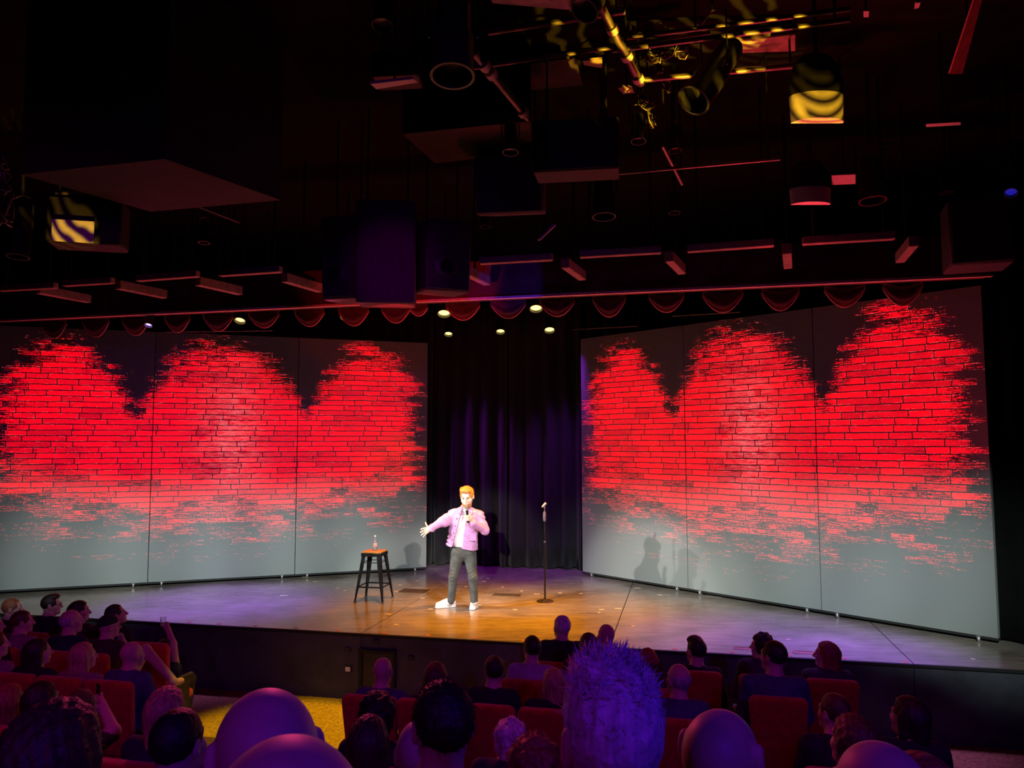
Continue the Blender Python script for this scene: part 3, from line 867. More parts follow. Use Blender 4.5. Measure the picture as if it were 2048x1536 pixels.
def sit(label, px, py, Z, hair='short', hc='brown', sc='black', yaw=0, head=0, tilt=0, nod=2, s=1.0, wide=1.0, h=7.0, glasses=False,
        pose=None, seed=0, tufts=0, floor=None, group='seated audience', skin=None, wide_hair=1.0, trousers=None, ear=0.0):
    """a seated person; (px, py) is the top of the head in the photograph at distance Z"""
    top = W(px, py, Z)
    extra = {'short': .010, 'bald': 0, 'balding': .002, 'curly': .035, 'long': .017, 'bob': .017, 'straight': .017, 'bun': .011,
             'cap': .012, 'swept': .022, 'spiky': .035}[hair] * s * wide_hair
    fl = tier(top) if floor is None else floor
    Tt = top[2] - extra - (fl + SEAT_H)
    if not 0.70 < Tt < 1.02: print('SEATED HEIGHT', label, round(Tt, 2), 'z0', round(z0_of(top), 2))
    t = thing('person', label, 'person', (top[0], top[1] - 0.02, fl + SEAT_H), math.radians(yaw), group)
    # local frame: x right, y ahead, z up, seat at z = 0
    hc_z = Tt - .118 * s
    R = rot(head, nod, tilt); o = np.array([0.0, 0.02, hc_z])
    T = lambda p: R @ (np.asarray(p, float) * s) + o
    sh = Tt - .315 * s; sw = .165 * wide
    ch = sh / .57
    hh = h / 1000.0
    def axis(lo, hi, c, w):
        a = list(np.arange(lo, c - w, .017)); a += list(np.arange(c - w, c + w, hh)); a += list(np.arange(c + w, hi, .017)); return a
    rad = .135 * s
    arms = pose or {}
    S_ = [np.array([q * sw, -.02, sh]) for q in (-1, 1)]
    E_ = [np.array(arms.get('e' + 'lr'[i], (q * (sw + .06), .06, max(.16, sh - .29)))) for i, q in enumerate((-1, 1))]
    W_ = [np.array(arms.get('w' + 'lr'[i], (q * .12, .29, .14))) for i, q in enumerate((-1, 1))]
    K_ = [np.array(arms.get('k' + 'lr'[i], (q * .12, .46, .07))) for i, q in enumerate((-1, 1))]
    A_ = [np.array(arms.get('a' + 'lr'[i], (q * .12, .47, -.36))) for i, q in enumerate((-1, 1))]
    jx = [p[0] for p in E_ + W_ + K_ + A_]; jy = [p[1] for p in E_ + W_ + K_ + A_]; jz = [p[2] for p in A_ + W_]
    xs = axis(min(-.42, min(jx) - .16), max(.42, max(jx) + .16), 0, rad); ys = axis(-.26, max(.78, max(jy) + .30), .02, rad + .015)
    zs = axis(min(-.50, min(jz) - .12), max(jz) + .22, hc_z, .15 * s)
    def limbs(F, d, legs=True, armsq=True, full=True):
        F.el((0, -.0, .10), (.165 * wide + d, .12 + d, .13 + d), k=.03)
        F.rc((0, -.01, .12), (0, -.02, sh - .12), .125 * wide + d, .135 * wide + d, k=.05)
        F.el((0, -.02, sh - .10), (.165 * wide + d, .11 + d, .16 + d), k=.05)
        F.rc(S_[0] * [.85, 1, 1], S_[1] * [.85, 1, 1], .058 + d, k=.05)
        F.rc((0, -.03, sh + .05), (0, -.02, sh - .05), .05 + d, .08 + d, k=.06)
        for i in (0, 1):
            if armsq:
                F.rc(S_[i], E_[i], .055 + d, .043 + d, k=.03)
                F.rc(E_[i], W_[i] if full else E_[i] + (W_[i] - E_[i]) * .9, .042 + d, .030 + d, k=.02)
            if legs:
                F.rc(((-1, 1)[i] * .09, .02, .07), K_[i], .085 + d, .062 + d, k=.03)
                F.rc(K_[i], A_[i] if full else K_[i] + (A_[i] - K_[i]) * .92, .06 + d, .042 + d, k=.02)
    F = SDF(xs, ys, zs)
    limbs(F, 0)
    head_parts(F, T, R, s, True, neck=np.array([0, -.03, sh + .04]), ear=ear)
    for i, q in enumerate((-1, 1)):
        wv = W_[i] - E_[i]; wv /= np.linalg.norm(wv)
        sd_ = np.cross(wv, [0, 0, 1.0]); sd_ /= np.linalg.norm(sd_) + 1e-6
        palm = W_[i] + wv * .05
        F.rc(W_[i], palm, .028, .030, k=.02)
        for j in range(4):
            b = palm + sd_ * (j - 1.5) * .019 + wv * .025
            m_ = b + wv * .035; m_[2] -= .008
            F.rc(b, m_, .0095, .009, k=.006); F.rc(m_, m_ + wv * .022 - np.array([0, 0, .014]), .009, .0075, k=.006)
        F.rc(W_[i] + wv * .02 - sd_ * q * .02, W_[i] + wv * .055 - sd_ * q * .055, .012, .009, k=.01)
        ft = A_[i] + np.array([0, .13, -.035])
        F.rc(A_[i] + [0, -.02, -.02], ft, .043, .034, k=.02)
    v, f = F.mesh()
    body = link('body', to_mesh('body', v, f, True), skin or M_SKIN, t)
    # clothing
    cx = np.arange(min(-.44, min(jx) - .16), max(.44, max(jx) + .16), .017); cy = np.arange(-.28, max(.80, max(jy) + .12), .017); cz = np.arange(-.50, max(sh + .12, max(jz) + .10), .015)
    F = SDF(cx, cy[cy < .5], cz[cz > -.06])
    limbs(F, .014, legs=False, full=not arms.get('bare_arms'))
    x, y, z = F.all()
    F.cut((z - (sh + .088 - .75 * np.maximum(y + .03, 0))) + 0 * x, .008)
    F.F += (.005 * wob(x, y, z, 38, seed)).astype(np.float32)
    v, f = F.mesh()
    link('shirt', to_mesh('shirt', v, f, True), SHIRT[sc], t)
    F = SDF(cx, cy, cz[cz < .2])
    F.el((0, 0, .09), (.17 * wide, .125, .115), k=.03)
    for i in (0, 1):
        F.rc(((-1, 1)[i] * .09, .02, .07), K_[i], .098, .075, k=.03)
        if not arms.get('shorts'): F.rc(K_[i], K_[i] + (A_[i] - K_[i]) * .92, .073, .056, k=.02)
    v, f = F.mesh()
    link('trousers', to_mesh('trousers', v, f, True), M_TROUS, t)
    if not arms.get('bare_feet'):
        for i in (0, 1):
            F = SDF.even(A_[i] + [-.07, -.11, -.09], A_[i] + [.07, .24, .04], .012)
            F.rc(A_[i] + [0, -.02, -.022], A_[i] + [0, .14, -.04], .052, .042, k=.02)
            x, y, z = F.all(); F.cut(-(z - (A_[i][2] - .068)) + 0 * x + 0 * y, .006)
            link('shoe', to_mesh('shoe', *F.mesh(), True), SHIRT['black'], t)
    # hair
    if hair != 'bald':
        v, f = hair_mesh(hair, s, min(hh, .008), seed)
        v = v * np.array([wide_hair, wide_hair, 1.0 + (wide_hair - 1) * .5])
        parts = [(v, f)]
        if hair == 'spiky': parts.append(strands(v, f, 900, .017, .0024, seed, .7, .095)); parts.append(strands(v, f, 900, .005, .0016, seed + 1, .1, .04, .5))
        elif tufts: parts.append(strands(v, f, tufts, {'curly': .018, 'short': .006}.get(hair, .010), .0018, seed, .1, -.3, .5))
        parts = [((R @ (q[0] * s).T).T + o, q[1]) for q in parts]
        link('cap' if hair == 'cap' else 'hair', join_meshes('hair', parts), SHIRT['black'] if hair == 'cap' else HAIR[hc], t)
    for q in (-1, 1):
        vv, ff = lathe([(0, -.011), (.006, -.0095), (.0098, -.005), (.011, 0), (.0098, .005), (.006, .0095), (0, .011)], 10)
        MB().add((R @ ((vv + np.array([q * .031, .0835, .006])) * s).T).T + o, ff).build('eye', M_EYE, t, True)
    if glasses:
        mb = MB()
        for q in (-1, 1):
            ring = [(q * .032 + .023 * math.cos(a), .106, .004 + .018 * math.sin(a)) for a in np.linspace(0, 2 * PI, 15)]
            mb.tube([T(p) for p in ring], .0022 * s, 5, False)
            mb.tube([T((q * .055, .106, .010)), T((q * .082, .06, .012)), T((q * .084, -.01, .006))], .002 * s, 5)
        mb.tube([T((-.009, .108, .008)), T((.009, .108, .008))], .002 * s, 5)
        mb.build('glasses', M_GLASSES, t, True)
    return t, Tt, fl

# ------------------------------------------------------------------ theatre chairs
M_CHAIR = mat('chair_red_cloth', (0.52, 0.012, 0.010), 0.9, var=0.2, scale=14, sheen=0.25, bump=0.3, bscale=150)
M_CHAIR_D = mat('chair_plastic', (0.02, 0.018, 0.02), 0.6)
def chair_meshes():
    out = {}
    # back: a padded panel a little wider at the top, with rounded shoulders, reclined
    w0, w1, hh_, r = .205, .240, .66, .055
    out2 = [(-w0, 0), (w0, 0)]
    for k in range(7):
        t_ = PI / 2 * k / 6; out2.append((w1 - r + r * math.cos(t_), hh_ - r + r * math.sin(t_)))
    for k in range(7):
        t_ = PI / 2 + PI / 2 * k / 6; out2.append((-w1 + r + r * math.cos(t_), hh_ - r + r * math.sin(t_)))
    P = np.array(out2); cen = np.array([0, hh_ / 2]); n_ = len(P)
    rings = [(.90, -.043), (.965, -.038), (1.0, -.022), (1.0, .022), (.965, .038), (.90, .043)]
    v = np.array([[*(cen + (p - cen) * [sc_x, 1 - (1 - sc_x) * .7])[:1], yy, (cen + (p - cen) * [sc_x, 1 - (1 - sc_x) * .7])[1]] for sc_x, yy in rings for p in P])
    f = [[j * n_ + i, j * n_ + (i + 1) % n_, (j + 1) * n_ + (i + 1) % n_, (j + 1) * n_ + i] for j in range(5) for i in range(n_)]
    f += [list(range(n_ - 1, -1, -1)), [5 * n_ + i for i in range(n_)]]
    Mx = Matrix.Translation((0, -.175, -.03)) @ Matrix.Rotation(math.radians(8), 4, 'X')
    me = MB().add(v, f, Mx).mesh('backrest')
    bm = bmesh.new(); bm.from_mesh(me); bmesh.ops.recalc_face_normals(bm, faces=bm.faces); bm.to_mesh(me); bm.free()
    auto_smooth(me, 50)
    me.materials.append(M_CHAIR); out['backrest'] = me
    me = MB().box((0, .03, -.055), (.44, .46, .10), .03, seg=3).mesh('seat'); auto_smooth(me, 50); me.materials.append(M_CHAIR); out['seat'] = me
    me = MB().box((0, 0, 0), (.05, .34, .045), .016, seg=2).mesh('armrest'); auto_smooth(me, 50); me.materials.append(M_CHAIR_D); out['armrest'] = me
    me = MB().box((0, 0, -.13), (.035, .26, .56), .008).mesh('side_support'); me.materials.append(M_CHAIR_D); out['side_support'] = me
    me = MB().box((0, -.03, -SEAT_H + .16), (.36, .09, .30), .01).box((0, -.03, -SEAT_H + .012), (.44, .26, .02), .004).mesh('pedestal')
    me.materials.append(M_CHAIR_D); out['pedestal'] = me
    return out
CH = chair_meshes()
def chair(loc, yaw, label, group='red theatre chairs in rows', back_h=1.0, arms=True):
    t = thing('theatre_chair', label, 'chair', loc, math.radians(yaw), group)
    b = link('backrest', CH['backrest'], None, t); b.scale = (1, 1, back_h)
    link('seat', CH['seat'], None, t); link('pedestal', CH['pedestal'], None, t)
    for q in (-1, 1):
        link('armrest', CH['armrest'], None, t, (q * .255, .0, .185)); link('side_support', CH['side_support'], None, t, (q * .255, -.02, -.02))
    return t
# ------------------------------------------------------------------ the performer
def performer():
    O = np.array(CO); Yc = O[1]
    J = lambda px, py, dy=0.0: W(px, py, Yc + dy) - O
    t = thing('person', 'bearded performer in an open lilac overshirt holding a microphone, one arm stretched out', 'person', tuple(O))
    hs = 1.17
    hd = J(934.3, 993.5, -.07)
    R = rot(180 - 10, -17, 3)
    T = lambda p: R @ (np.asarray(p, float) * hs) + hd
    nb = J(931.5, 1019, .01)
    SL, SRr = J(907, 1029.5, .02), J(957.5, 1032, .02)
    ELb, WL = J(884, 1043, -.10), J(861, 1057.5, -.20)
    ERb, WR = J(969.5, 1060, -.04), J(944.5, 1045, -.20)
    HPL, HPR = J(915, 1108, .0), J(940, 1109, .0)
    KL, KR = J(907, 1153, -.04), J(945.5, 1154, -.07)
    ANL, ANR = J(902, 1203, .03), J(948.5, 1203, -.05)
    CH_, WA = J(931, 1050, .0), J(928, 1082, .0)
    def body_core(F, d=0.0):
        F.el(CH_, (.165 + d, .105 + d, .20 + d), k=.04)
        F.el(WA, (.15 + d, .10 + d, .17 + d), k=.05)
        F.el(J(927.5, 1104, .01), (.155 + d, .11 + d, .12 + d), k=.04)
        F.rc(nb, SL, .055 + d, .060 + d, k=.04); F.rc(nb, SRr, .055 + d, .060 + d, k=.04)
    def arms(F, d0, d1, frac=1.0):
        for s_, e_, w_ in ((SL, ELb, WL), (SRr, ERb, WR)):
            F.rc(s_, e_, .056 + d0, .046 + d0, k=.035); F.rc(e_, e_ + (w_ - e_) * frac, .044 + d0, .031 + d1, k=.025)
    def legs(F, d, frac=1.0):
        for h_, k_, a_ in ((HPL, KL, ANL), (HPR, KR, ANR)):
            F.rc(h_, k_, .078 + d, .050 + d, k=.04); F.rc(k_, k_ + (a_ - k_) * frac, .050 + d, .037 + d, k=.03)
    # body: one continuous figure
    lo = np.array([-.66, -.45, -.01]); hi = np.array([.50, .22, 1.95])
    def axf(lo, hi, zones, fine, coarse):
        a, out = lo, []
        while a < hi:
            out.append(a); a += fine if any(p <= a <= q for p, q in zones) else coarse
        return np.array(out)
    xs = axf(lo[0], hi[0], [(-.62, -.36), (-.03, .24)], .0035, .009)
    ys = axf(lo[1], hi[1], [(-.36, .06)], .0035, .009)
    zs = axf(lo[2], hi[2], [(1.04, 1.40), (1.50, 1.90)], .0035, .010)
    F = SDF(xs, ys, zs)
    body_core(F); arms(F, 0, 0); legs(F, 0)
    head_parts(F, T, R, hs, True, neck=nb)
    # open hand, image left: palm to the audience, fingers spread
    def finger(a, b, c, r):
        F.rc(a, b, r, r * .93, k=.006); F.rc(b, c, r * .93, r * .75, k=.004)
    pl = J(854.8, 1060, -.225)
    F.rc(WL, J(858, 1059, -.215), .027, .030, k=.02)
    kn = [J(850.8, 1056.2, -.235), J(849.6, 1060.2, -.24), J(850.0, 1064.2, -.24), J(851.6, 1067.5, -.235)]
    tip = [J(841.9, 1058.6, -.27), J(841.0, 1065.0, -.275), J(842.8, 1070.6, -.27), J(846.6, 1074.2, -.26)]
    for q in range(4): F.rc(J(857.5, 1058 + q * 1.5, -.215), kn[q], .016, .0135, k=.015)
    for q in range(4):
        m_ = kn[q] * .48 + tip[q] * .52 + np.array([0, -.008, .004])
        finger(kn[q], m_, tip[q], .0112 if q < 3 else .0098)
    th = J(855.6, 1054.2, -.225)
    F.rc(J(858.5, 1057.5, -.215), th, .018, .0145, k=.012); finger(th, J(853, 1049.8, -.235), J(851.2, 1045.2, -.24), .0118)
    # hand round the microphone
    ma, mb_ = J(933.2, 1014.5, -.275), J(936.6, 1047.5, -.215)
    md = (mb_ - ma) / np.linalg.norm(mb_ - ma)
    mc = ma + md * .155                       # grip centre
    sx = np.array([1.0, 0, 0]) - md * md[0]; sx /= np.linalg.norm(sx); sy = np.cross(md, sx)   # sy: towards / away
    if sy[1] > 0: sy = -sy
    F.rc(WR, mc + sx * .038 + md * .012 - sy * .004, .028, .030, k=.02)
    F.rc(mc + sx * .036 - md * .030, mc + sx * .036 + md * .032, .019, .018, k=.02)
    for q in range(4):
        c0 = mc + md * (-.033 + q * .0215)
        a0 = c0 + sx * .032 + sy * .014; a1 = c0 + sx * .012 + sy * .031; a2 = c0 - sx * .018 + sy * .027; a3 = c0 - sx * .029 + sy * .002
        F.rc(a0, a1, .0108, .0106, k=.006); F.rc(a1, a2, .0106, .010, k=.004); F.rc(a2, a3, .010, .0085, k=.004)
    F.rc(mc + sx * .034 - md * .035, mc + sx * .012 - md * .055 - sy * .022, .0125, .0115, k=.008)
    F.rc(mc + sx * .012 - md * .055 - sy * .022, mc - sx * .016 - md * .062 - sy * .018, .0112, .009, k=.004)
    v, f = F.mesh()
    link('body', to_mesh('body', v, f, True), mat('performer_skin', (0.80, 0.54, 0.42), 0.5, var=0.05, scale=30), t)
    # white tee
    F = SDF.even((-.24, -.22, .86), (.42, .20, 1.60), .0085)
    body_core(F, .012)
    x, y, z = F.all()
    F.cut(z - (nb[2] + .030 + .30 * (y - nb[1])) + 0 * x, .008)
    hem = J(921, 1099)[2]
    F.cut(-(z - hem - .012 * np.sin(x * 9)) + 0 * y, .008)
    F.F += (.003 * wob(x, y, z, 40, 2)).astype(np.float32)
    link('t_shirt', to_mesh('t_shirt', *F.mesh(), True), mat('white_tee', (0.86, 0.85, 0.84), 0.85, var=0.04, scale=20, bump=.2, bscale=60), t)
    # jeans
    F = SDF.even((-.25, -.22, .06), (.40, .20, 1.08), .0085)
    F.el(J(927.5, 1104, .01), (.166, .121, .125), k=.04); F.el(J(928, 1094, .01), (.158, .11, .10), k=.04)
    legs(F, .018, .955)
    x, y, z = F.all()
    F.cut(z - 1.0 + 0 * x + 0 * y, .01)
    kz = np.exp(-((z - .50) / .13) ** 2) + .8 * np.exp(-((z - .13) / .08) ** 2) + .5 * np.exp(-((z - .80) / .1) ** 2)
    F.F += (.0030 * np.sin(z * 120 + 6 * np.sin(x * 14) + 5 * np.sin(y * 11)) * kz + .003 * wob(x, y, z, 30, 4)).astype(np.float32)
    jn = link('jeans', to_mesh('jeans', *F.mesh(), True), mat('charcoal_denim', (0.055, 0.065, 0.062), 0.85, var=0.3, scale=9, bump=.3, bscale=220), t)
    # overshirt, worn open
    h = .0075
    F = SDF.even((-.50, -.33, .84), (.50, .24, 1.66), h)
    x, y, z = F.all()
    za, zb = 1.42, .90
    w = np.clip((za - z) / (za - zb), 0, 1)
    cx = .078 * (1 - w) + .022 * w; a_ = .185 * (1 - w) + .238 * w; b_ = .125 * (1 - w) + .155 * w
    wav = .010 * np.sin(9 * x + 2) * w + .006 * np.sin(26 * x + 5 * y) * w
    d = (np.sqrt(((x - cx) / a_) ** 2 + ((y - wav) / b_) ** 2) - 1) * np.minimum(a_, b_)
    d = np.maximum(d, z - (za - .06))
    F.F = np.minimum(F.F, d.astype(np.float32))
    F.el(CH_ + [0, 0, .02], (.190, .128, .20), k=.07)
    F.rc(nb - [0, 0, .0], SL, .064, .076, k=.05); F.rc(nb - [0, 0, .0], SRr, .064, .076, k=.05)
    arms(F, .022, .024, .93)
    # loose cloth hanging under the upper arms
    F.rc(SL - [-.02, 0, .05], ELb - [-.05, 0, .03], .06, .045, k=.04)
    F.el(ERb + [.0, .01, -.012], (.062, .066, .062), k=.03)
    x, y, z = F.all()
    hl, hr = J(889, 1090)[2], J(956, 1101)[2]; xl, xr = J(889, 1090)[0], J(956, 1101)[0]
    hem = hl + (hr - hl) * (x - xl) / (xr - xl)
    F.cut(-(z - hem) + 0 * y, .008)
    F.cut(z - (nb[2] + .055) + .0 * x + 0 * y, .008)
    # the open front
    zz = np.array([.86, .93, 1.10, 1.30, 1.42, 1.50, 1.60])
    lx = np.interp(z, zz, [-.125, -.112, -.065, -.008, .022, .030, .030])
    rx = np.interp(z, zz, [.030, .036, .056, .085, .118, .135, .140])
    ins = np.maximum(np.maximum(lx - x, x - rx), y + .015 + 0 * z)
    F.cut(-ins + 0 * y, .006)
    nk = np.sqrt((x - nb[0]) ** 2 + (y - nb[1]) ** 2) - .062                # neck opening
    F.cut(-np.maximum(nk, (nb[2] - .01) - z), .006)
    slv = np.clip((np.abs(x - .08) - .20) * 12, 0, 1)
    crease = (.0015 + .0055 * slv) * np.sin(60 * (x * .5 + z * .8) + 5 * np.sin(13 * z + 3 * x)) + .0035 * wob(x, y, z, 26, 1)
    F.F += crease.astype(np.float32)
    m_j = mat('lilac_cord', (0.52, 0.27, 0.56), 0.85, var=0.12, scale=14, bump=.35, bscale=160)
    jk = link('overshirt', to_mesh('overshirt', *F.mesh(), True), m_j, t)
    # collar wings, placket buttons, chest pocket, cuffs
    for q, pts in ((-1, [nb + [-.055, .02, .045], nb + [-.058, -.055, .022], nb + [-.075, -.115, -.045]]),
                   (1, [nb + [.058, .02, .045], nb + [.066, -.055, .022], nb + [.098, -.110, -.045]])):
        F = SDF.even(np.min(pts, 0) - .06, np.max(pts, 0) + .06, .006)
        F.rc(pts[0], pts[1], .022, .024, k=.02); F.rc(pts[1], pts[2], .024, .020, k=.02)
        link('collar', to_mesh('collar', *F.mesh(), True), m_j, jk)
    for px, py in ((914.0, 1037.5), (910.6, 1052), (907.5, 1066), (904.8, 1080)):
        p = J(px, py, -.148)
        MB().lathe([(0, 0), (.008, 0), (.009, .003), (.006, .006), (0, .006)], 10, aim(p, (-.25, -1, .05))).build('button', SHIRT['black'], jk, True)
    pk = J(945.5, 1074, -.150)
    MB().box((0, 0, 0), (.105, .008, .115), .003, Matrix.Translation(Vector(pk)) @ Matrix.Rotation(.22, 4, 'Z') @ Matrix.Rotation(-.10, 4, 'X')).build('pocket', m_j, jk)
    for e_, w_ in ((ELb, WL), (ERb, WR)):
        d_ = (w_ - e_) / np.linalg.norm(w_ - e_); c = e_ + (w_ - e_) * .90
        MB().tube([c - d_ * .028, c - d_ * .024, c + d_ * .022, c + d_ * .026], [.050, .0565, .0555, .049], 16).build('cuff', m_j, jk, 'auto')
    # shoes
    M_SH = mat('white_leather', (0.84, 0.83, 0.80), 0.5, var=0.04); M_SO = mat('rubber_sole', (0.78, 0.78, 0.76), 0.6, var=0.05)
    for heel, toe, an in ((G(905.5, 1213.5) - O, G(872.5, 1216.5) - O, ANL), (G(951.5, 1212.5) - O, G(940, 1223.8) - O, ANR)):
        d_ = (toe - heel) / np.linalg.norm(toe - heel); L = .285
        c0 = heel; sdv = np.array([-d_[1], d_[0], 0])
        pt = lambda a, s_, z: c0 + d_ * a + sdv * s_ + [0, 0, z]
        lo_ = np.min([pt(-.06, 0, 0), pt(L + .05, 0, 0)], 0) - [.08, .08, .0]; hi_ = np.max([pt(-.06, 0, 0), pt(L + .05, 0, 0)], 0) + [.08, .08, .17]
        lo_[2] = -.012; WD = 1.14
        F = SDF.even(lo_, hi_, .006)
        F.rc(pt(.0, 0, .060), pt(.10, 0, .058), .049, .052, k=.03); F.rc(pt(.10, 0, .058), pt(.225, .004, .044), .050, .046, k=.04)
        F.rc(pt(.045, 0, .06), np.array([an[0], an[1], .125]) - d_ * -.0, .046, .050, k=.03); F.rc(pt(.07, 0, .105), pt(.17, 0, .072), .030, .026, k=.03)
        x, y, z = F.all(); F.cut(-(z - .018) + 0 * x + 0 * y, .004); F.cut(z - .135 + 0 * x + 0 * y, .008)
        sh = link('shoe', to_mesh('shoe', *F.mesh(), True), M_SH, t)
        F = SDF.even(lo_, hi_ - [0, 0, .10], .006)
        F.rc(pt(.0, 0, .014), pt(.10, 0, .014), .052, .051, k=.03); F.rc(pt(.10, 0, .014), pt(.228, .004, .014), .051, .051, k=.03)
        x, y, z = F.all(); F.cut(np.abs(z - .0165) - .0150 + 0 * x + 0 * y, .003)
        link('sole', to_mesh('sole', *F.mesh(), True), M_SO, sh)
        mbl = MB()
        for q in range(4):
            a = .10 + q * .024; zt = .116 - q * .011
            mbl.tube([pt(a, -.026, zt - .012), pt(a, 0, zt + .004), pt(a + .006, .026, zt - .012)], .0038, 6)
        mbl.build('laces', M_SO, sh, True)
    # hair, beard, brows, eyes
    M_GING = mat('ginger_hair', (0.62, 0.24, 0.045), 0.55, var=0.3, scale=40, stretch=(1, 1, .3), bump=.4, bscale=90)
    v, f = hair_mesh('swept', hs, .005, 9)
    parts = [(v, f), strands(v, f, 2600, .008, .0016, 3, .5, -.02)]
    parts = [((R @ (q[0] * hs).T).T + hd, q[1]) for q in parts]
    link('hair', join_meshes('hair', parts), M_GING, t)
    F = SDF.even((-.09, -.02, -.15), (.09, .14, .04), .0042)
    F.el((0, .030, -.040), (.0605, .0665, .080), k=.02); F.rc((-.030, .058, -.087), (.030, .058, -.087), .029, k=.03); F.el((0, .078, -.102), (.027, .024, .023), k=.02)
    x, y, z = F.all()
    F.cut(z - np.where(np.abs(x) < .050, -.044 - .2 * np.abs(x), -.046 + .9 * (np.abs(x) - .050)) + 0 * y, .006)
    F.cut(-(y - .006) + 0 * x + 0 * z, .008)
    F.cut(-(np.sqrt((x / 1.75) ** 2 + (z + .0605) ** 2) - .0135) + 0 * y, .004)     # the mouth
    F.F += (.0014 * wob(x, y, z, 420, 3)).astype(np.float32)
    v, f = F.mesh()
    link('beard', to_mesh('beard', (R @ (v * hs).T).T + hd, f, True), mat('ginger_beard', (0.42, 0.17, 0.06), 0.7, var=0.3, scale=60), t)
    mbt = MB().tube([T((q * .0055, .1085 - abs(q) ** 2 * .0010, -.0605 + .0009 * q * q)) for q in np.linspace(-3.4, 3.4, 9)], .0042 * hs, 6)
    mbt.build('teeth', mat('teeth', (0.8, 0.78, 0.72), 0.4, var=.05), t, True)
    for q in (-1, 1):
        vv, ff = lathe([(0, -.009), (.005, -.008), (.008, -.004), (.009, 0), (.008, .004), (.005, .008), (0, .009)], 10)
        MB().add((R @ ((vv * [1.2, 1, .55] + np.array([q * .031, .0835, .004])) * hs).T).T + hd, ff).build('eye', mat('dark_eye', (0.10, 0.07, 0.06), 0.25), t, True)
        MB().tube([T((q * .013, .100, .020)), T((q * .030, .102, .026)), T((q * .050, .084, .020))], [.0026 * hs, .0040 * hs, .002 * hs], 6).build('eyebrow', MATS['ginger_beard'], t, True)
    # ring on the gripping hand
    # microphone: its own thing, held in the hand
    mp = thing('microphone', 'black handheld microphone held to the mouth of the performer', 'microphone', tuple(O + ma))
    Mx = aim((0, 0, 0), md)
    MB().lathe([(0, -.024), (.014, -.021), (.023, -.010), (.0255, .004), (.0245, .018), (.022, .028)], 18, Mx).build('grille', mat('mic_grille', (0.22, 0.24, 0.24), 0.35, 0.8, bump=.8, bscale=500), mp, True)
    MB().lathe([(.0235, .026), (.0255, .030), (.0255, .036), (.0225, .042)], 18, Mx).build('collar_ring', mat('mic_ring', (0.5, 0.55, 0.55), 0.3, 0.8), mp, 'auto')
    MB().lathe([(.0225, .040), (.0205, .09), (.0185, .16), (.0175, .225), (.0185, .235)], 18, Mx).build('handle', M_METAL, mp, 'auto')
    MB().lathe([(.0185, .235), (.0185, .250), (.012, .256), (0, .256)], 18, Mx).build('end_cap', mat('mic_cap', (0.5, 0.5, 0.52), 0.4), mp, 'auto')
    return t
performer()

# ------------------------------------------------------------------ the audience
BYAW = -12.6
def to_local(t, p):
    d = np.asarray(p) - np.array(t.location); c, s_ = math.cos(-t.rotation_euler[2]), math.sin(-t.rotation_euler[2])
    return np.array([c * d[0] - s_ * d[1], s_ * d[0] + c * d[1], d[2]])
class _L: pass
def frame(px, py, Z, yaw):
    top = W(px, py, Z); q = _L()
    q.location = (top[0], top[1] - .02, tier(top) + SEAT_H); q.rotation_euler = (0, 0, math.radians(yaw))
    return q
def row_z(z0, px): return z0 / (1 + KROW * (px - 1024) / FPX)
def aud(short, label, px, py, z0=None, hair='short', hc='brown', sc='black', Z=None, off=0, by=BYAW, ch=True, **kw):
    Z = row_z(z0, px) if Z is None else Z
    p = W(px, py, Z)
    ty = math.degrees(math.atan2(-(CO[0] - p[0]), CO[1] - p[1])) + off
    hd = max(-68, min(68, ty - by))
    h = 4.5 if Z < 2.4 else (6.0 if Z < 5 else 7.5)
    t, Tt, fl = sit(label, px, py, Z, hair, hc, sc, yaw=by, head=hd, h=h, seed=int(px) % 97, **kw)
    if ch:
        chair((t.location[0], t.location[1] - 0.0, fl + SEAT_H), by, 'red theatre chair of the ' + short, back_h=kw.get('bh', 1.0))
    return t
A_, B_, C_, D_, E_, F_ = 8.42, 7.5, 6.55, 5.6, 4.65, 3.7
# house right block, front row to back row
aud('grey haired man in the front row', 'grey haired man in a black jacket in the front row, below the microphone stand', 1123, 1230, A_, 'short', 'white', 'black', wide=1.1, tufts=900)
aud('bald man in the front row', 'bald man with dark shoulders in the front row, second from the grey haired man', 1211, 1248, A_, 'bald', sc='maroon')
aud('broad man with thick dark hair in the front row', 'broad man with thick dark hair in the front row, in a black top', 1391, 1272, A_, 'swept', 'dark', 'black', wide=1.15, s=1.06, off=-14)
aud('person with tousled black hair in the front row', 'person with tousled black hair in the front row, half hidden by a man in blue', 1520, 1264, A_, 'curly', 'dark', 'grey', off=12, s=.92)
aud('woman at the right end of the front row', 'woman with long reddish hair at the house right end of the front row', 1650, 1281, A_, 'long', 'red', 'grey', off=10)
aud('dark haired man in the pale shirt', 'dark haired man in a pale shirt in the second row, beside the grey haired man', 1063, 1270, B_, 'short', 'dark', 'pale')
aud('brown haired woman in the second row', 'woman with long brown hair in the second row, between two men', 1175, 1264, B_, 'long', 'brown', 'maroon', s=.9)
aud('woman with a hair bun', 'woman with reddish hair pinned in a bun in the second row', 1293, 1295, B_, 'bun', 'red', 'maroon', off=-6)
aud('broad man in a blue shirt', 'broad short haired man in a blue shirt in the second row, filling his chair', 1545, 1280, B_, 'short', 'dark', 'blue', wide=1.32, s=1.12, floor=-.76)
aud('bald man in the aisle seat', 'bald man in the aisle seat in front of the black framed hatch', 765, 1315, C_, 'bald', sc='blue')
aud('woman beside the bald man in the aisle seat', 'woman with long brown hair next to the bald man in the aisle seat', 870, 1322, C_, 'long', 'brown', 'maroon', s=1.05)
aud('dark haired man in black', 'short dark haired man in a black top, between two long haired women', 987, 1310, C_, 'short', 'dark', 'black')
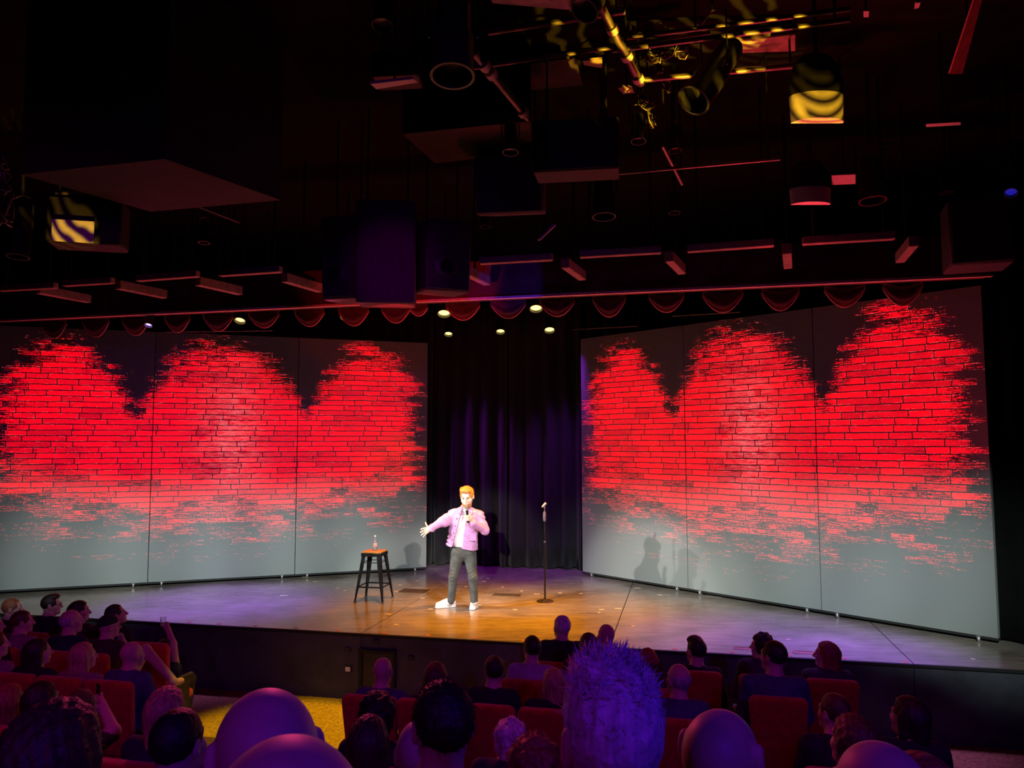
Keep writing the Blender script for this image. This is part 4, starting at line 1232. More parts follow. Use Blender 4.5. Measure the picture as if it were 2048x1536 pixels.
aud('blond woman with straight hair', 'woman with straight blond hair in the third row, left of the tufty white haired man', 1105, 1334, C_, 'straight', 'blond', 'black', s=.95)
aud('balding man in a blue collared shirt', 'balding man in a blue collared shirt in the third row', 1355, 1327, C_, 'balding', 'grey', 'blue', wide=1.08, s=1.04)
aud('dark curly haired person by the aisle', 'person with dark curly hair by the aisle, behind the bald man in the aisle seat', 755, 1380, E_, 'curly', 'dark', 'black', tufts=900)
aud('brown bobbed woman by the aisle', 'woman with a rounded brown bob by the aisle carpet, behind the curly haired person', 737, 1427, F_, 'bob', 'brown', 'blue', tufts=700)
aud('white curly haired woman', 'woman with white curly hair left of the tufty white haired man', 1018, 1433, E_, 'curly', 'white', 'navy', s=.86, tufts=1400)
aud('red curly haired woman', 'woman with reddish curly hair behind the white curly haired woman', 1064, 1465, F_, 'curly', 'red', 'navy', tufts=2000, wide_hair=1.08)
aud('brown haired man at the right', 'short brown haired man sitting low behind the woman at the front row end', 1665, 1385, D_, 'short', 'brown', 'black')
aud('dark haired woman by the right wall', 'dark haired woman in black by the house right wall, furthest to the right', 1812, 1390, D_, 'bob', 'dark', 'black')
aud('woman with a hand at her neck', 'woman with a brown bob holding a raised hand beside her neck', 1700, 1425, 4.15, 'bob', 'brown', 'navy', pose=dict(el=(-.26, .16, .30), wl=(-.17, .14, .52)), tufts=900)
aud('bald man behind the dark cropped man', 'bald man mostly hidden behind the tall dark cropped head', 836, 1440, Z=2.8, hair='bald', sc='navy')
aud('tall man with cropped dark hair', 'tall man with cropped dark hair seen from behind, beside the bald man', 883, 1357, Z=2.2, hair='short', hc='dark', sc='navy', tufts=2500, off=14)
aud('tufty white haired man', 'man with tufty white hair lit blue, large and close in the middle', 1215, 1299, Z=1.47, hair='spiky', hc='white', sc='navy', s=1.10, wide_hair=.97, off=6)
aud('big bald man with visible ears', 'big bald man with visible ears close to us, under the broad man in blue', 1438, 1418, Z=1.86, hair='bald', sc='navy', s=1.10, off=-42, ear=.036)
aud('big bald man beside the aisle', 'big bald man with shiny scalp close to us, in front of the aisle carpet', 527, 1376, Z=1.27, hair='bald', sc='navy', s=1.03, off=24, ear=.02)
aud('nearest bald man', 'nearest bald man, only the top of his scalp in view at the bottom edge', 566, 1471, Z=.74, hair='bald', sc='navy', off=14, ch=False)
aud('near person with thin hair at lower right', 'balding person at the bottom edge on the right, close to us', 1750, 1480, Z=1.5, hair='balding', hc='brown', sc='navy', off=5, ch=False)
aud('person beside the near balding person', 'person with short reddish hair at the bottom edge, furthest right', 1832, 1502, Z=1.9, hair='short', hc='red', sc='navy', ch=False)
# house left block
L1, L2, L3, L4 = 8.15, 7.4, 6.42, 4.7
aud('reddish haired man at the left', 'reddish haired man in profile at the left end of the front row', 25, 1196, L1, 'short', 'red', 'maroon')
aud('man with spectacles', 'dark haired man with spectacles and a dark collar in the left front row', 103, 1187, L1, 'swept', 'dark', 'black', Z=9.6, glasses=True)
aud('bobbed woman in the left front row', 'woman with a dark bob in profile in the left front row', 160, 1200, L1, 'bob', 'dark', 'maroon', s=.98)
aud('man looking up in the left front row', 'dark haired man lifting his face in the left front row, nearest the stage', 232, 1207, L1, 'short', 'dark', 'black', nod=14)
aud('short haired man in the left second row', 'short haired man in profile in the left second row, behind the reddish haired man', 45, 1220, L2, 'short', 'brown', 'pink')
aud('balding man in the left second row', 'balding man with a lit scalp in the left second row, between two others', 143, 1219, L2, 'balding', 'grey', 'navy', s=1.05)
aud('woman at the left edge', 'woman with her face in profile cut by the left edge, in the second row', -16, 1226, L2 - .35, 'long', 'red', 'maroon')
aud('dark bobbed woman in the left third row', 'woman with a smooth dark bob in the left third row, face in profile', 78, 1275, L3, 'bob', 'dark', 'black')
aud('blond woman in the left third row', 'woman with straight blond hair in the left third row, beside a bald man', 168, 1283, L3, 'straight', 'blond', 'pink')
aud('bald man in the left third row', 'bald man in a blue top at the aisle end of the left third row', 264, 1283, L3, 'bald', sc='blue')
aud('person at the left edge of the third row', 'person in a pale top cut by the left edge, in the third row', -8, 1262, L3, 'short', 'brown', 'pink')
aud('long haired woman at the left', 'woman with long red hair at the left edge, behind the dark bobbed woman', 18, 1365, L4, 'long', 'red', 'blue')
aud('dark haired woman with raised hand', 'dark haired woman with one hand raised to her face, behind the third row', 86, 1360, L4, 'bob', 'dark', 'black', pose=dict(er=(.26, .16, .30), wr=(.15, .15, .52)))
q = frame(163, 1377, row_z(L4, 163), BYAW); ZP = q.location[1]; pw = lambda x, y, d: tuple(to_local(q, W(x, y, ZP + d)))
aud('person holding up a phone', 'person with brown hair holding up both hands around a phone', 163, 1377, L4, 'short', 'brown', 'maroon',
    pose=dict(er=pw(228, 1462, .0), wr=pw(205, 1412, .12), el=pw(150, 1462, .22), wl=pw(182, 1415, .24)))
aud('blond woman by the aisle', 'woman with long blond hair beside the aisle carpet on the left', 335, 1370, Z=4.35, hair='long', hc='blond', sc='navy', s=1.02, tufts=700)
aud('dark head by the aisle', 'person with smooth black hair in front of the long blond woman by the aisle', 357, 1415, Z=2.85, hair='short', hc='dark', sc='black', s=1.0, off=-10)
aud('big haired woman close at left', 'woman with big wavy brown hair close to us in the lower left corner', 115, 1402, Z=2.12, hair='long', hc='brown', sc='navy', wide_hair=1.22, tufts=2500, off=0, ch=False)
ZD = row_z(L1, 300)
q = frame(331, 1277, ZD, BYAW)
sit('slumped person raising a drink, hidden behind the purple lit chair by the aisle', 331, 1277, ZD, 'short', 'dark', 'navy', yaw=BYAW, head=-10, h=8.0,
    pose=dict(wr=tuple(to_local(q, W(336, 1259, ZD + .12))), er=tuple(to_local(q, W(346, 1288, ZD + .02))), kl=(-.10, .36, .05), kr=(.09, .36, .05), al=(-.10, .30, -.36), ar=(.09, .30, -.36)), seed=4)
chair(q.location, BYAW, 'purple lit theatre chair with one arm showing by the aisle, below the raised glass')
q = frame(218, 1228, row_z(L2, 218), BYAW)
ZL = q.location[1]
lp = aud('person in a dark cap', 'person in a dark cap with glasses, hand at chin and bare leg in the aisle', 218, 1228, L2, 'cap', 'dark', 'maroon', glasses=True,
         pose=dict(er=tuple(to_local(q, W(262, 1320, ZL + .15))), wr=tuple(to_local(q, W(247, 1285, ZL + .20))),
                   kr=tuple(to_local(q, W(291, 1300, ZL + .25))), ar=tuple(to_local(q, W(347, 1362, ZL + .05))), bare_feet=True, shorts=True, bare_arms=True))
gl = thing('drinking_glass', 'small clear drinking glass raised in a hand at the stage edge on the left', 'glass', tuple(W(326, 1251, ZD + .10)), 0.0)
M_GLASS = mat('clear_glass', (0.95, 0.97, 1.0), 0.05, var=0.0, trans=0.9)
MB().lathe([(0, 0), (.028, 0), (.034, .10), (.031, .10), (.026, .006), (0, .006)], 16).build('tumbler', M_GLASS, gl, 'auto')
ph = thing('phone', 'dark phone held up by the person with brown hair on the left', 'phone', tuple(W(196, 1388, ZP + .20)), math.radians(-48))
MB().box((0, 0, 0), (.072, .008, .148), .003, seg=2).build('case', M_METAL, ph)
MB().box((0, -.0045, .055), (.03, .002, .03), .001).build('camera_bump', M_BLACK, ph)
cam_d.dof.use_dof = True; cam_d.dof.focus_distance = 11.0; cam_d.dof.aperture_fstop = 16
# ------------------------------------------------------------------ bar stool and bottle
Sx = lambda px, py: G(px, py, 0)
sf = [Sx(709.5, 1204.5), Sx(737, 1196), Sx(759.5, 1206.5), Sx(786, 1197)]         # feet: left, back, front, right
sc_ = sum(sf) / 4
sa = math.atan2((sf[2] - sf[0])[1], (sf[2] - sf[0])[0])
stool = thing('bar_stool', 'black metal bar stool with a square wooden seat and flared legs, holding a bottle', 'stool', tuple(sc_), sa)
M_STEEL = mat('gunmetal', (0.045, 0.05, 0.055), 0.3, 0.75, var=0.4, scale=8)
HT = 0.765
MB().box((0, 0, HT - .008), (.315, .315, .022), .007, seg=2).build('wooden_seat', mat('seat_wood', (0.50, 0.22, 0.06), 0.4, var=.3, scale=6, stretch=(2, 14, 1)), stool, 'auto')
MB().box((0, 0, HT - .045), (.325, .325, .055), .008).build('seat_frame', M_STEEL, stool, 'auto')
cR = np.array(Matrix.Rotation(-sa, 3, 'Z'))
for p in sf:
    q = cR @ (p - sc_); tp = np.array([math.copysign(.140, q[0]), math.copysign(.140, q[1]), HT - .055])
    q = np.array([math.copysign(.225, q[0]), math.copysign(.225, q[1]), 0.0])
    d = q - tp
    mb = MB()
    sx_, sy_ = math.copysign(1, q[0]), math.copysign(1, q[1])
    prof = [(0, .062), (.25, .058), (.6, .044), (.93, .026), (1, .028)]
    v, f = [], []
    for w, wd_ in prof:                                   # L-section sheet leg, flared at the top
        c = tp + d * w
        o_ = [(0, 0), (-wd_ * sx_, 0), (-wd_ * sx_, -.007 * sy_), (-.008 * sx_, -.008 * sy_), (-.007 * sx_, -wd_ * sy_), (0, -wd_ * sy_)]
        v += [c + np.array([a + .012 * sx_, b + .012 * sy_, 0]) for a, b in o_]
    for j in range(len(prof) - 1):
        for i in range(6):
            k = (i + 1) % 6; f.append([j * 6 + i, j * 6 + k, j * 6 + 6 + k, j * 6 + 6 + i])
    f += [[0, 1, 2, 3, 4, 5], [24, 25, 26, 27, 28, 29]]
    mb.add(v, f)
    leg = mb.build('leg', M_STEEL, stool)
    MB().box(q + [sx_ * -.002, sy_ * -.002, .011], (.04, .04, .022), .006).build('foot_cap', mat('worn_rubber', (0.16, 0.15, 0.14), .6), leg)
for i in range(4):
    a = PI / 2 * i; r_ = .198; zz = .235
    p = [(math.cos(a) * r_ - math.sin(a) * s * r_, math.sin(a) * r_ + math.cos(a) * s * r_, zz) for s in (-1, 1)]
    MB().add(*barbox(p[0], p[1], .006, .022, .002)).build('foot_rail', M_STEEL, stool)
    r_ = .150; zz = .60
    p = [(math.cos(a) * r_ - math.sin(a) * s * r_, math.sin(a) * r_ + math.cos(a) * s * r_, zz) for s in (-1, 1)]
    MB().add(*barbox(p[0], p[1], .004, .012, .001)).build('brace', M_STEEL, stool)
bp = sc_ + np.array([.005, 0.0, HT + .003])
bot = thing('bottle', 'clear glass water bottle standing on the bar stool seat', 'bottle', tuple(bp))
MB().lathe([(0, .004), (.030, .003), (.034, .010), (.035, .12), (.030, .155), (.016, .185), (.0145, .205), (.0145, .212), (.012, .212), (.012, .19), (.026, .155), (.031, .12), (.031, .012), (0, .010)], 20).build('glass_body', M_GLASS, bot, 'auto')
MB().lathe([(0, .235), (.016, .235), (.0165, .212), (.0, .211)][::-1], 16).build('cap', mat('bottle_cap', (0.75, 0.76, 0.8), .4, var=.05), bot, 'auto')
MB().lathe([(.0352, .055), (.0358, .056), (.0358, .115), (.0352, .116)], 20).build('label_band', mat('bottle_label', (0.55, 0.35, 0.35), .6, var=.4, scale=30), bot, 'auto')

# ------------------------------------------------------------------ microphone stand
mp_ = Sx(1090, 1203)
ms = thing('microphone_stand', 'black straight microphone stand with a round base and empty clip', 'stand', tuple(mp_))
MB().lathe([(0, 0), (.128, 0), (.132, .004), (.130, .012), (.118, .018), (.03, .030), (.022, .045), (0, .045)], 32).build('base', mat('stand_base', (0.20, 0.17, 0.14), .25, .8), ms, 'auto')
MB().lathe([(0, .04), (.0125, .04), (.0125, .90), (0, .90)], 14).build('lower_tube', M_METAL, ms, 'auto')
MB().lathe([(0, .90), (.0085, .90), (.0085, 1.37), (0, 1.37)], 14).build('upper_tube', M_METAL, ms, 'auto')
MB().lathe([(0, .895), (.0155, .895), (.016, .91), (.0135, .925), (0, .925)], 14).build('clutch_ring', mat('clutch_chrome', (0.6, 0.6, 0.62), .25, .9), ms, 'auto')
MB().lathe([(0, 1.225), (.017, 1.225), (.023, 1.25), (.025, 1.30), (.023, 1.35), (.016, 1.375), (0, 1.375)], 14).build('grip_clutch', mat('clutch_grip', (0.20, 0.22, 0.42), .4, var=.4, scale=40), ms, 'auto')
MB().lathe([(0, 1.37), (.008, 1.37), (.008, 1.44), (0, 1.44)], 10).build('thread', mat('clutch_chrome', (0.6, 0.6, 0.62)), ms)
Mc = Matrix.Translation((-.006, 0, 1.475)) @ Matrix.Rotation(.75, 4, 'Y')
MB().lathe([(.013, -.045), (.017, -.045), (.021, .045), (.017, .045), (.013, -.045)], 14, Mc).box((.0, 0, -.03), (.014, .016, .03), .003, Matrix.Translation((.004, 0, 1.475))).build('clip', mat('clip_grey', (0.45, 0.47, 0.45), .5), ms, 'auto')

# ------------------------------------------------------------------ bits of tape and plates on the deck
def deck_plate(px, py, w, d_, label):
    p = Sx(px, py)
    t = thing('floor_plate', label, 'floor plate', (p[0], p[1], .0), ANG)
    MB().box((0, 0, .003), (w, d_, .006), .002).build('plate', mat('plate_brown', (0.05, 0.035, 0.022), .6), t)
    MB().box((0, 0, .0075), (w * .35, .012, .004), .001).build('handle', M_BLACK, t)
    return t
deck_plate(828, 1182, .46, .30, 'dark floor plate let into the stage between the stool and the performer')
deck_plate(1013, 1190, .44, .22, 'dark floor plate let into the stage between the performer and the microphone stand')
for px, py, lab in ((1489, 1297, 'slotted floor plate near the stage edge, right of the broad dark haired man'),
                    (1608, 1305, 'slotted floor plate near the stage edge beside the reddish haired woman')):
    p = Sx(px, py); t = thing('floor_plate', lab, 'floor plate', (p[0], p[1], 0), ANG)
    MB().box((0, 0, .002), (.26, .12, .004), .001).build('plate', mat('plate_wood', (0.30, 0.17, 0.09), .5), t)
    MB().box((0, .035, .005), (.22, .016, .003), .001).build('slot', M_BLACK, t)
M_TAPE = mat('pale_tape', (0.85, 0.72, 0.45), .6, var=.1); M_TAPE2 = mat('red_tape', (0.75, 0.16, 0.08), .6, var=.1)
tapes = [(611, 1154, 16, 0), (630, 1163, 9, 0), (568, 1191, 16, 0), (676, 1176, 8, 0), (690, 1181, 7, 0), (722, 1193, 10, 0), (793, 1183, 8, 0),
         (800, 1170, 6, 0), (861, 1218, 10, 0), (776, 1228, 12, 0), (793, 1249, 10, 0), (968, 1163, 8, 0), (976, 1157, 6, 0), (932, 1173, 6, 0), (1005, 1174, 5, 0),
         (958, 1210, 8, 0), (1030, 1219, 9, 0), (1074, 1188, 12, 0), (1043, 1182, 5, 0), (1120, 1186, 8, 0), (1162, 1187, 6, 0), (1203, 1219, 10, 0), (1236, 1217, 12, 0),
         (1319, 1190, 9, 0), (1275, 1176, 12, 0), (1208, 1265, 9, 1), (1266, 1252, 6, 0), (1577, 1279, 8, 0), (1946, 1318, 8, 0), (1198, 1225, 5, 0), (835, 1161, 5, 0), (845, 1196, 9, 0)]
ORD = ('first second third fourth fifth sixth seventh eighth ninth tenth eleventh twelfth thirteenth fourteenth fifteenth sixteenth seventeenth eighteenth '
       'nineteenth twentieth').split()
ORD += ['twenty-' + o for o in ORD[:9]] + ['thirtieth'] + ['thirty-' + o for o in ORD[:5]]
tapes.sort()
for i, (px, py, w, k_) in enumerate(tapes):
    p = Sx(px, py); wm = w / FPX * p[1]
    o = MB().box((0, 0, .0012), (wm, .028, .0016), .0004).build('tape_mark', M_TAPE, None, False, (p[0], p[1], 0), (0, 0, ANG + (random.Random(i).uniform(-.25, .25))))
    tag(o, 'pale strip of spike tape flat on the stage floor, ' + ORD[i] + ' from the left', 'tape', 'spike tape marks on the stage')
for i, px in enumerate((372, 432, 505, 587, 671, 764, 853, 946, 1047, 1350, 1465, 1580, 1690, 1815)):
    py = 1240 + (px - 250) * (100 / 1798)
    p = G(px, py, 0) + NX * .07
    o = MB().box((0, 0, .002), (.055, .03, .004), .001).build('edge_marker', M_TAPE2, None, False, (p[0], p[1], 0), (0, 0, ANG))
    tag(o, 'small red marker strip on the front edge of the stage, ' + ORD[i] + ' from the left', 'tape', 'edge marker strips along the stage front')

# ------------------------------------------------------------------ lamps in the stage ceiling
def lens_mat(name, col, st):
    return mat(name, col, .3, var=0, emit=col, estr=st)
def can(px, py, Z, dia, length, label, lens, tilt=(0, -.35, -1), name='stage_lamp', cat='lamp', group=None, hang=True, rods=1, top=6.3, body=None):
    """a cylindrical lamp whose rim is centred on the pixel; its lens faces along tilt"""
    p = W(px, py, Z)
    t = thing(name, label, cat, tuple(p), 0, group)
    Mx = aim((0, 0, 0), tilt)
    r = dia / 2
    mb = MB().lathe([(0, -length), (r * .62, -length), (r * .80, -length * .93), (r * .86, -length * .55), (r * .98, -length * .50), (r, -.01), (r * 1.06, 0), (r * 1.06, .012), (r * .93, .012), (r * .90, -length * .18), (0, -length * .2)], 22, Mx)
    mb.build('housing', body or M_METAL, t, 'auto')
    MB().lathe([(0, -length * .10), (r * .86, -length * .12), (r * .88, -length * .15)][::-1], 22, Mx).build('lens', lens, t, 'auto')
    d = Vector(tilt).normalized(); c = -d * length * .5
    s_ = d.cross(Vector((0, 0, 1)));
    if s_.length < .05: s_ = Vector((1, 0, 0))
    s_.normalize()
    a = c + s_ * r * 1.15; b = c - s_ * r * 1.15; up = Vector((0, 0, length * .55 + r))
    MB().tube([a, a + up * .9, c + up * 1.02, b + up * .9, b], .008, 6).build('yoke', M_METAL, t, 'auto')
    if hang:
        zt = top - p[2]
        MB().tube([c + up, Vector((c.x, c.y, zt))], .016, 8).build('hanger', M_METAL, t, 'auto')
    return t
warm = lens_mat('warm_lens', (1.0, 0.78, 0.18), 3.0)
for px, py, Z, dia, lab in ((480, 641, 11.6, .17, 'glowing stage lamp half hidden by a swag, leftmost of the yellow ones'), (692, 634, 11.6, .18, 'glowing stage lamp under the speaker cabinets, beside a swag'),
                            (888, 627, 11.6, .20, 'glowing yellow stage lamp hanging left of the backdrop, just under the beam'), (1072, 617, 11.6, .20, 'glowing yellow stage lamp right of centre, just under the beam'),
                            (897, 668, 13.3, .15, 'small glowing lamp over the backdrop, left of three in a row'), (1001, 663, 13.3, .16, 'small glowing lamp over the backdrop, middle of three in a row'),
                            (1099, 660, 13.3, .19, 'small glowing lamp over the backdrop, right of three in a row')):
    can(px, py, Z, dia, .26, lab, warm, (0, -.55, -1), group='lit stage lamps behind the beam')
can(297, 650, 11.6, .12, .22, 'small violet glowing lamp among the swags on the left', lens_mat('violet_lens', (0.45, 0.25, 1.0), 5.0), (0, -.5, -1))
# ------------------------------------------------------------------ ceiling over the audience: bulkhead, battens, pipes, fixtures
def slab(name, pts, z1, m, parent=None):
    v, f = prism([p[:2] for p in pts], pts[0][2], z1)
    return MB().add(v, f).build(name, m, parent)
a, b, c = W(40, 345, 6.35), W(330, 318, 6.0), W(562, 402, 7.05)
z_ = b[2]; d = a + (c - b)
structure(slab('ceiling_bulkhead', [np.array([*p[:2], z_]) for p in (a, b, c, d)], 6.3, M_BROWN))
a, b, c, d = W(805, 268, 7.4), W(1062, 252, 7.1), W(1062, 300, 7.9), W(870, 345, 8.2)
structure(slab('ceiling_bulkhead', [np.array([*p[:2], a[2]]) for p in (a, b, c, d)], 6.3, M_BROWN))

bat = [((0, 583), (112, 577)), ((128, 573), (226, 567)), ((275, 563), (396, 554)), ((440, 553), (562, 545)), ((960, 529), (1105, 521)), ((1160, 516), (1322, 507)), ((1375, 505), (1548, 493)), ((1605, 490), (1790, 479))]
names = ['at the far left', 'second from the left', 'third from the left', 'left of the speaker cabinets', 'right of the speaker cabinets', 'second right of the speaker cabinets', 'third right of the speaker cabinets', 'at the right end']
M_BAT = mat('batten_paint', (0.30, 0.20, 0.18), .6, var=.25, scale=12)
ZBT = W(1024, 525, 8.9)[2]
for (p, q), nm in zip(bat, names):
    a, b = G(p[0], p[1], ZBT), G(q[0], q[1], ZBT)
    t = thing('ceiling_batten', 'red lit ceiling batten above the proscenium beam, ' + nm, 'batten', (0, 0, 0), 0, 'ceiling battens in a line')
    MB().add(*barbox(a + [0, 0, .04], b + [0, 0, .04], .09, .08, .006)).build('rail', M_BAT, t)
    for w in (.12, .88):
        c = a + (b - a) * w
        MB().tube([c + [0, 0, .07], [c[0], c[1], 6.31]], .014, 6).build('hanger', M_METAL, t)
stub = [((75, 587), (178, 606)), ((235, 578), (330, 597)), ((395, 571), (480, 590)), ((568, 564), (640, 585)), ((922, 546), (975, 571)), ((1130, 536), (1165, 561)), ((1338, 523), (1364, 549)), ((1574, 508), (1576, 538)), ((1828, 493), (1800, 526))]
sname = ['leftmost', 'second from the left', 'third from the left', 'just left of the speaker cabinets', 'just right of the speaker cabinets', 'fourth from the right', 'third from the right', 'second from the right', 'rightmost']
for (p, q), nm in zip(stub, sname):
    a, b = G(p[0], p[1], ZBT - .01), G(q[0], q[1], ZBT - .01)
    t = thing('ceiling_joist', 'short red lit joist between battens and beam, ' + nm, 'joist', (0, 0, 0), 0, 'short joists over the beam')
    MB().add(*barbox(a + [0, 0, .06], b + [0, 0, .06], .10, .12, .006)).build('bar', M_BAT, t)
    MB().tube([(a + b) / 2 + [0, 0, .1], [((a + b) / 2)[0], ((a + b) / 2)[1], 6.31]], .016, 6).build('hanger', M_METAL, t)

# hung loudspeakers
def cabinet(label, px0, py0, px1, py1, Z, depth, m, yaw, ports, name='loudspeaker', bev=.02, tilt=0.0, grille=True):
    c = (W(px0, py0, Z) + W(px1, py1, Z)) / 2
    w = abs(px1 - px0) / FPX * Z; h = abs(py1 - py0) / FPX * Z
    t = thing(name, label, 'speaker' if name == 'loudspeaker' else 'fixture', tuple(c), math.radians(yaw))
    Mt = Matrix.Rotation(math.radians(tilt), 4, 'X')
    MB().box((0, depth / 2, 0), (w, depth, h), bev, Mt).build('cabinet', m, t, 'auto')
    if grille: MB().box((0, -.006, 0), (w * .92, .014, h * .94), .004, Mt).build('grille', m, t)
    for fx, fz, r in ports:
        Mx = Mt @ Matrix.Translation((fx * w / 2, -.012, fz * h / 2)) @ Matrix.Rotation(PI / 2, 4, 'X')
        MB().lathe([(r * 1.7, 0), (r * 1.7, .008), (r * 1.1, .022), (r, .018), (r * .9, -.004), (0, -.004)], 24, Mx).build('horn_ring', mat('horn_plastic', (0.06, 0.05, 0.055), .45), t, 'auto')
        MB().lathe([(0, .001), (r * .88, .001), (r * .88, -.002)], 24, Mx).build('port', M_BLACK, t)
    for q in (-1, 1):
        MB().tube([(q * w * .35, depth * .5, h * .45), (q * w * .35, depth * .5, 6.31 - c[2])], .012, 6).build('hanger', M_METAL, t)
    return t
M_SPK = mat('speaker_cloth', (0.050, 0.042, 0.050), .75, var=.3, scale=30)
cabinet('tall centre loudspeaker hung above the beam, lit deep violet', 712, 398, 832, 608, 8.4, .55, M_SPK, 6, [], tilt=4)
cabinet('left loudspeaker of the hung cluster with a round horn low on its face', 638, 430, 716, 600, 8.7, .5, M_SPK, -14, [(-.25, -.38, .085)], tilt=4)
cabinet('right loudspeaker of the hung cluster with a round horn on a blue lit face', 850, 440, 946, 584, 8.7, .5, M_SPK, 24, [(-.1, -.28, .085)], tilt=4)
cabinet('big black box hanging in the middle of the ceiling with thin yellow lit edges', 1062, 236, 1240, 342, 6.8, .45, M_BLACK, -8, [], bev=.012, tilt=6)
cabinet('dark hanging box with a brown lower lip, left below the yellow edged box', 945, 312, 1090, 428, 7.8, .4, M_SPK, -8, [], bev=.03, tilt=14)
cabinet('dim dark box at the far right of the ceiling above the drape', 1905, 390, 2020, 530, 8.2, .5, M_SPK, -20, [], bev=.02)

# pipes
def pipe(label, p, q, r, group='lighting pipes under the ceiling', m=None, clamps=()):
    a, b = W(*p), W(*q)
    t = thing('lighting_pipe', label, 'pipe', tuple(a), 0, group)
    a0 = a; b_ = b - a0
    MB().tube([(0, 0, 0), tuple(b_)], r, 10).build('tube', m or M_PIPE, t, 'auto')
    d_ = b_ / np.linalg.norm(b_)
    for w in clamps:
        c = b_ * w
        MB().lathe([(r * 1.02, -.035), (r * 1.5, -.03), (r * 1.5, .03), (r * 1.02, .035)], 10, aim(c, d_)).build('clamp', M_LIT, t, 'auto')
    for w in (.06, .94):
        c = b_ * w
        if a0[2] + c[2] < 6.25: MB().tube([c, (c[0], c[1], 6.31 - a0[2])], .01, 6).build('hanger', M_METAL, t)
    return t
pipe('upper red lit pipe crossing the top right of the ceiling', (1235, 78, 6.5), (1700, 18, 6.0), .022)
pipe('lower red lit pipe crossing the top right of the ceiling', (1225, 101, 6.5), (1700, 39, 6.0), .024)
pipe('long dark pipe crossing from the round lamp housing to the red lit pipes', (945, 136, 6.6), (1420, 66, 6.4), .02)
pipe('sloping pipe with yellow lit clamps right of the round lamp housing', (948, 105, 6.1), (1056, 236, 6.9), .035, clamps=(.18, .3, .9))
pipe('sloping pipe with yellow lit clamps in the middle of the ceiling', (1200, 10, 6.0), (1282, 168, 6.8), .036, clamps=(.28, .62, .92))
pipe('yellow lit pipe at the top edge of the ceiling', (965, 66, 6.3), (1250, 22, 6.2), .03)
pipe('yellow lit pipe behind the tilted moving lamp', (1275, 160, 7.0), (1600, 130, 6.9), .03)
pipe('thin pipe below the brown bulkhead on the left', (255, 357, 7.2), (480, 444, 7.9), .016)
pipe('thin red lit pipe above the crescent lit fixture', (112, 388, 7.2), (240, 377, 7.1), .016)
pipe('thin sloping pipe right of the yellow edged box', (1325, 292, 7.2), (1364, 368, 7.8), .018)
pipe('long dark pipe above the row of battens', (1180, 352, 7.6), (1560, 318, 7.4), .016)
pipe('thin rail over the house left display wall', (330, 664, 12.2), (545, 661, 12.6), .010)
pipe('thin rail over the house right display wall', (1345, 632, 12.0), (1480, 624, 11.4), .010)
pipe('thin rail beside the three small lamps on the right', (1145, 659, 13.2), (1275, 652, 12.6), .010)

# lamps
M_RLENS = mat('red_glass', (0.75, 0.12, 0.12), .2, var=.3, scale=60)
M_GLENS = mat('grey_glass', (0.6, 0.5, 0.5), .15, var=.3, scale=40)
can(765, 49, 6.0, .165, .30, 'black can lamp with a pale lens at the top left of centre', M_GLENS, (0, -.25, -1))
can(905, 150, 5.2, .30, .60, 'large black round lamp housing hanging nearest us at the top centre', M_BLACK, (0, -.15, -1), body=mat('housing_red', (0.05, 0.03, 0.03), .35))
can(1021, 303, 7.2, .15, .28, 'can lamp with a yellow lit lens beside the big black box', M_LIT, (0, -.12, -1))
can(1277, 281, 7.2, .14, .28, 'can lamp with a red speckled lens right of the big black box', M_RLENS, (0, -.12, -1))
can(408, 484, 8.4, .12, .22, 'small lamp with a red lens right of the crescent lit fixture', M_RLENS, (0, -.1, -1))
can(1349, 424, 8.2, .12, .22, 'small lamp with a dim red lens above the battens', M_RLENS, (0, -.1, -1))
can(971, 452, 8.2, .11, .22, 'small lamp with a dim lens below the brown lipped box', M_RLENS, (0, -.1, -1))
can(1893, 384, 8.0, .12, .22, 'small lamp with a dim lens at the far right', M_RLENS, (0, -.1, -1))
can(1350, 300, 7.6, .13, .24, 'small lamp with a brownish lens right of the red speckled one', M_RLENS, (0, -.1, -1))
can(1208, 432, 8.0, .24, .46, 'dark round lamp housing with a yellow lit side under the big black box', M_BLACK, (0, -.1, -1))
can(1745, 400, 7.8, .26, .46, 'dark round lamp housing at the right beside the pink lit plate', M_BLACK, (0, -.1, -1), body=mat('housing_red', (0.05, 0.03, 0.03)))
can(36, 512, 7.6, .20, .50, 'dark round lamp housing at the left edge', M_BLACK, (0, -.1, -1))
can(225, 2, 5.6, .26, .3, 'dark lamp housing cut by the top edge on the left', M_BLACK, (.4, -.3, -1), hang=False) if False else None
can(1388, 200, 6.2, .27, .74, 'large tilted moving lamp with a yellow lit side, top right of centre', M_BLACK, (-.66, -.35, -.95))
can(1170, 20, 5.8, .22, .5, 'dark tilted lamp at the top edge beside the pale panel', M_BLACK, (-.45, -.3, -.9))
can(2022, 385, 7.6, .12, .2, 'small lamp with a deep blue lens at the right edge', lens_mat('blue_lens', (0.02, 0.02, 0.6), .5), (-.4, -.5, -.8))

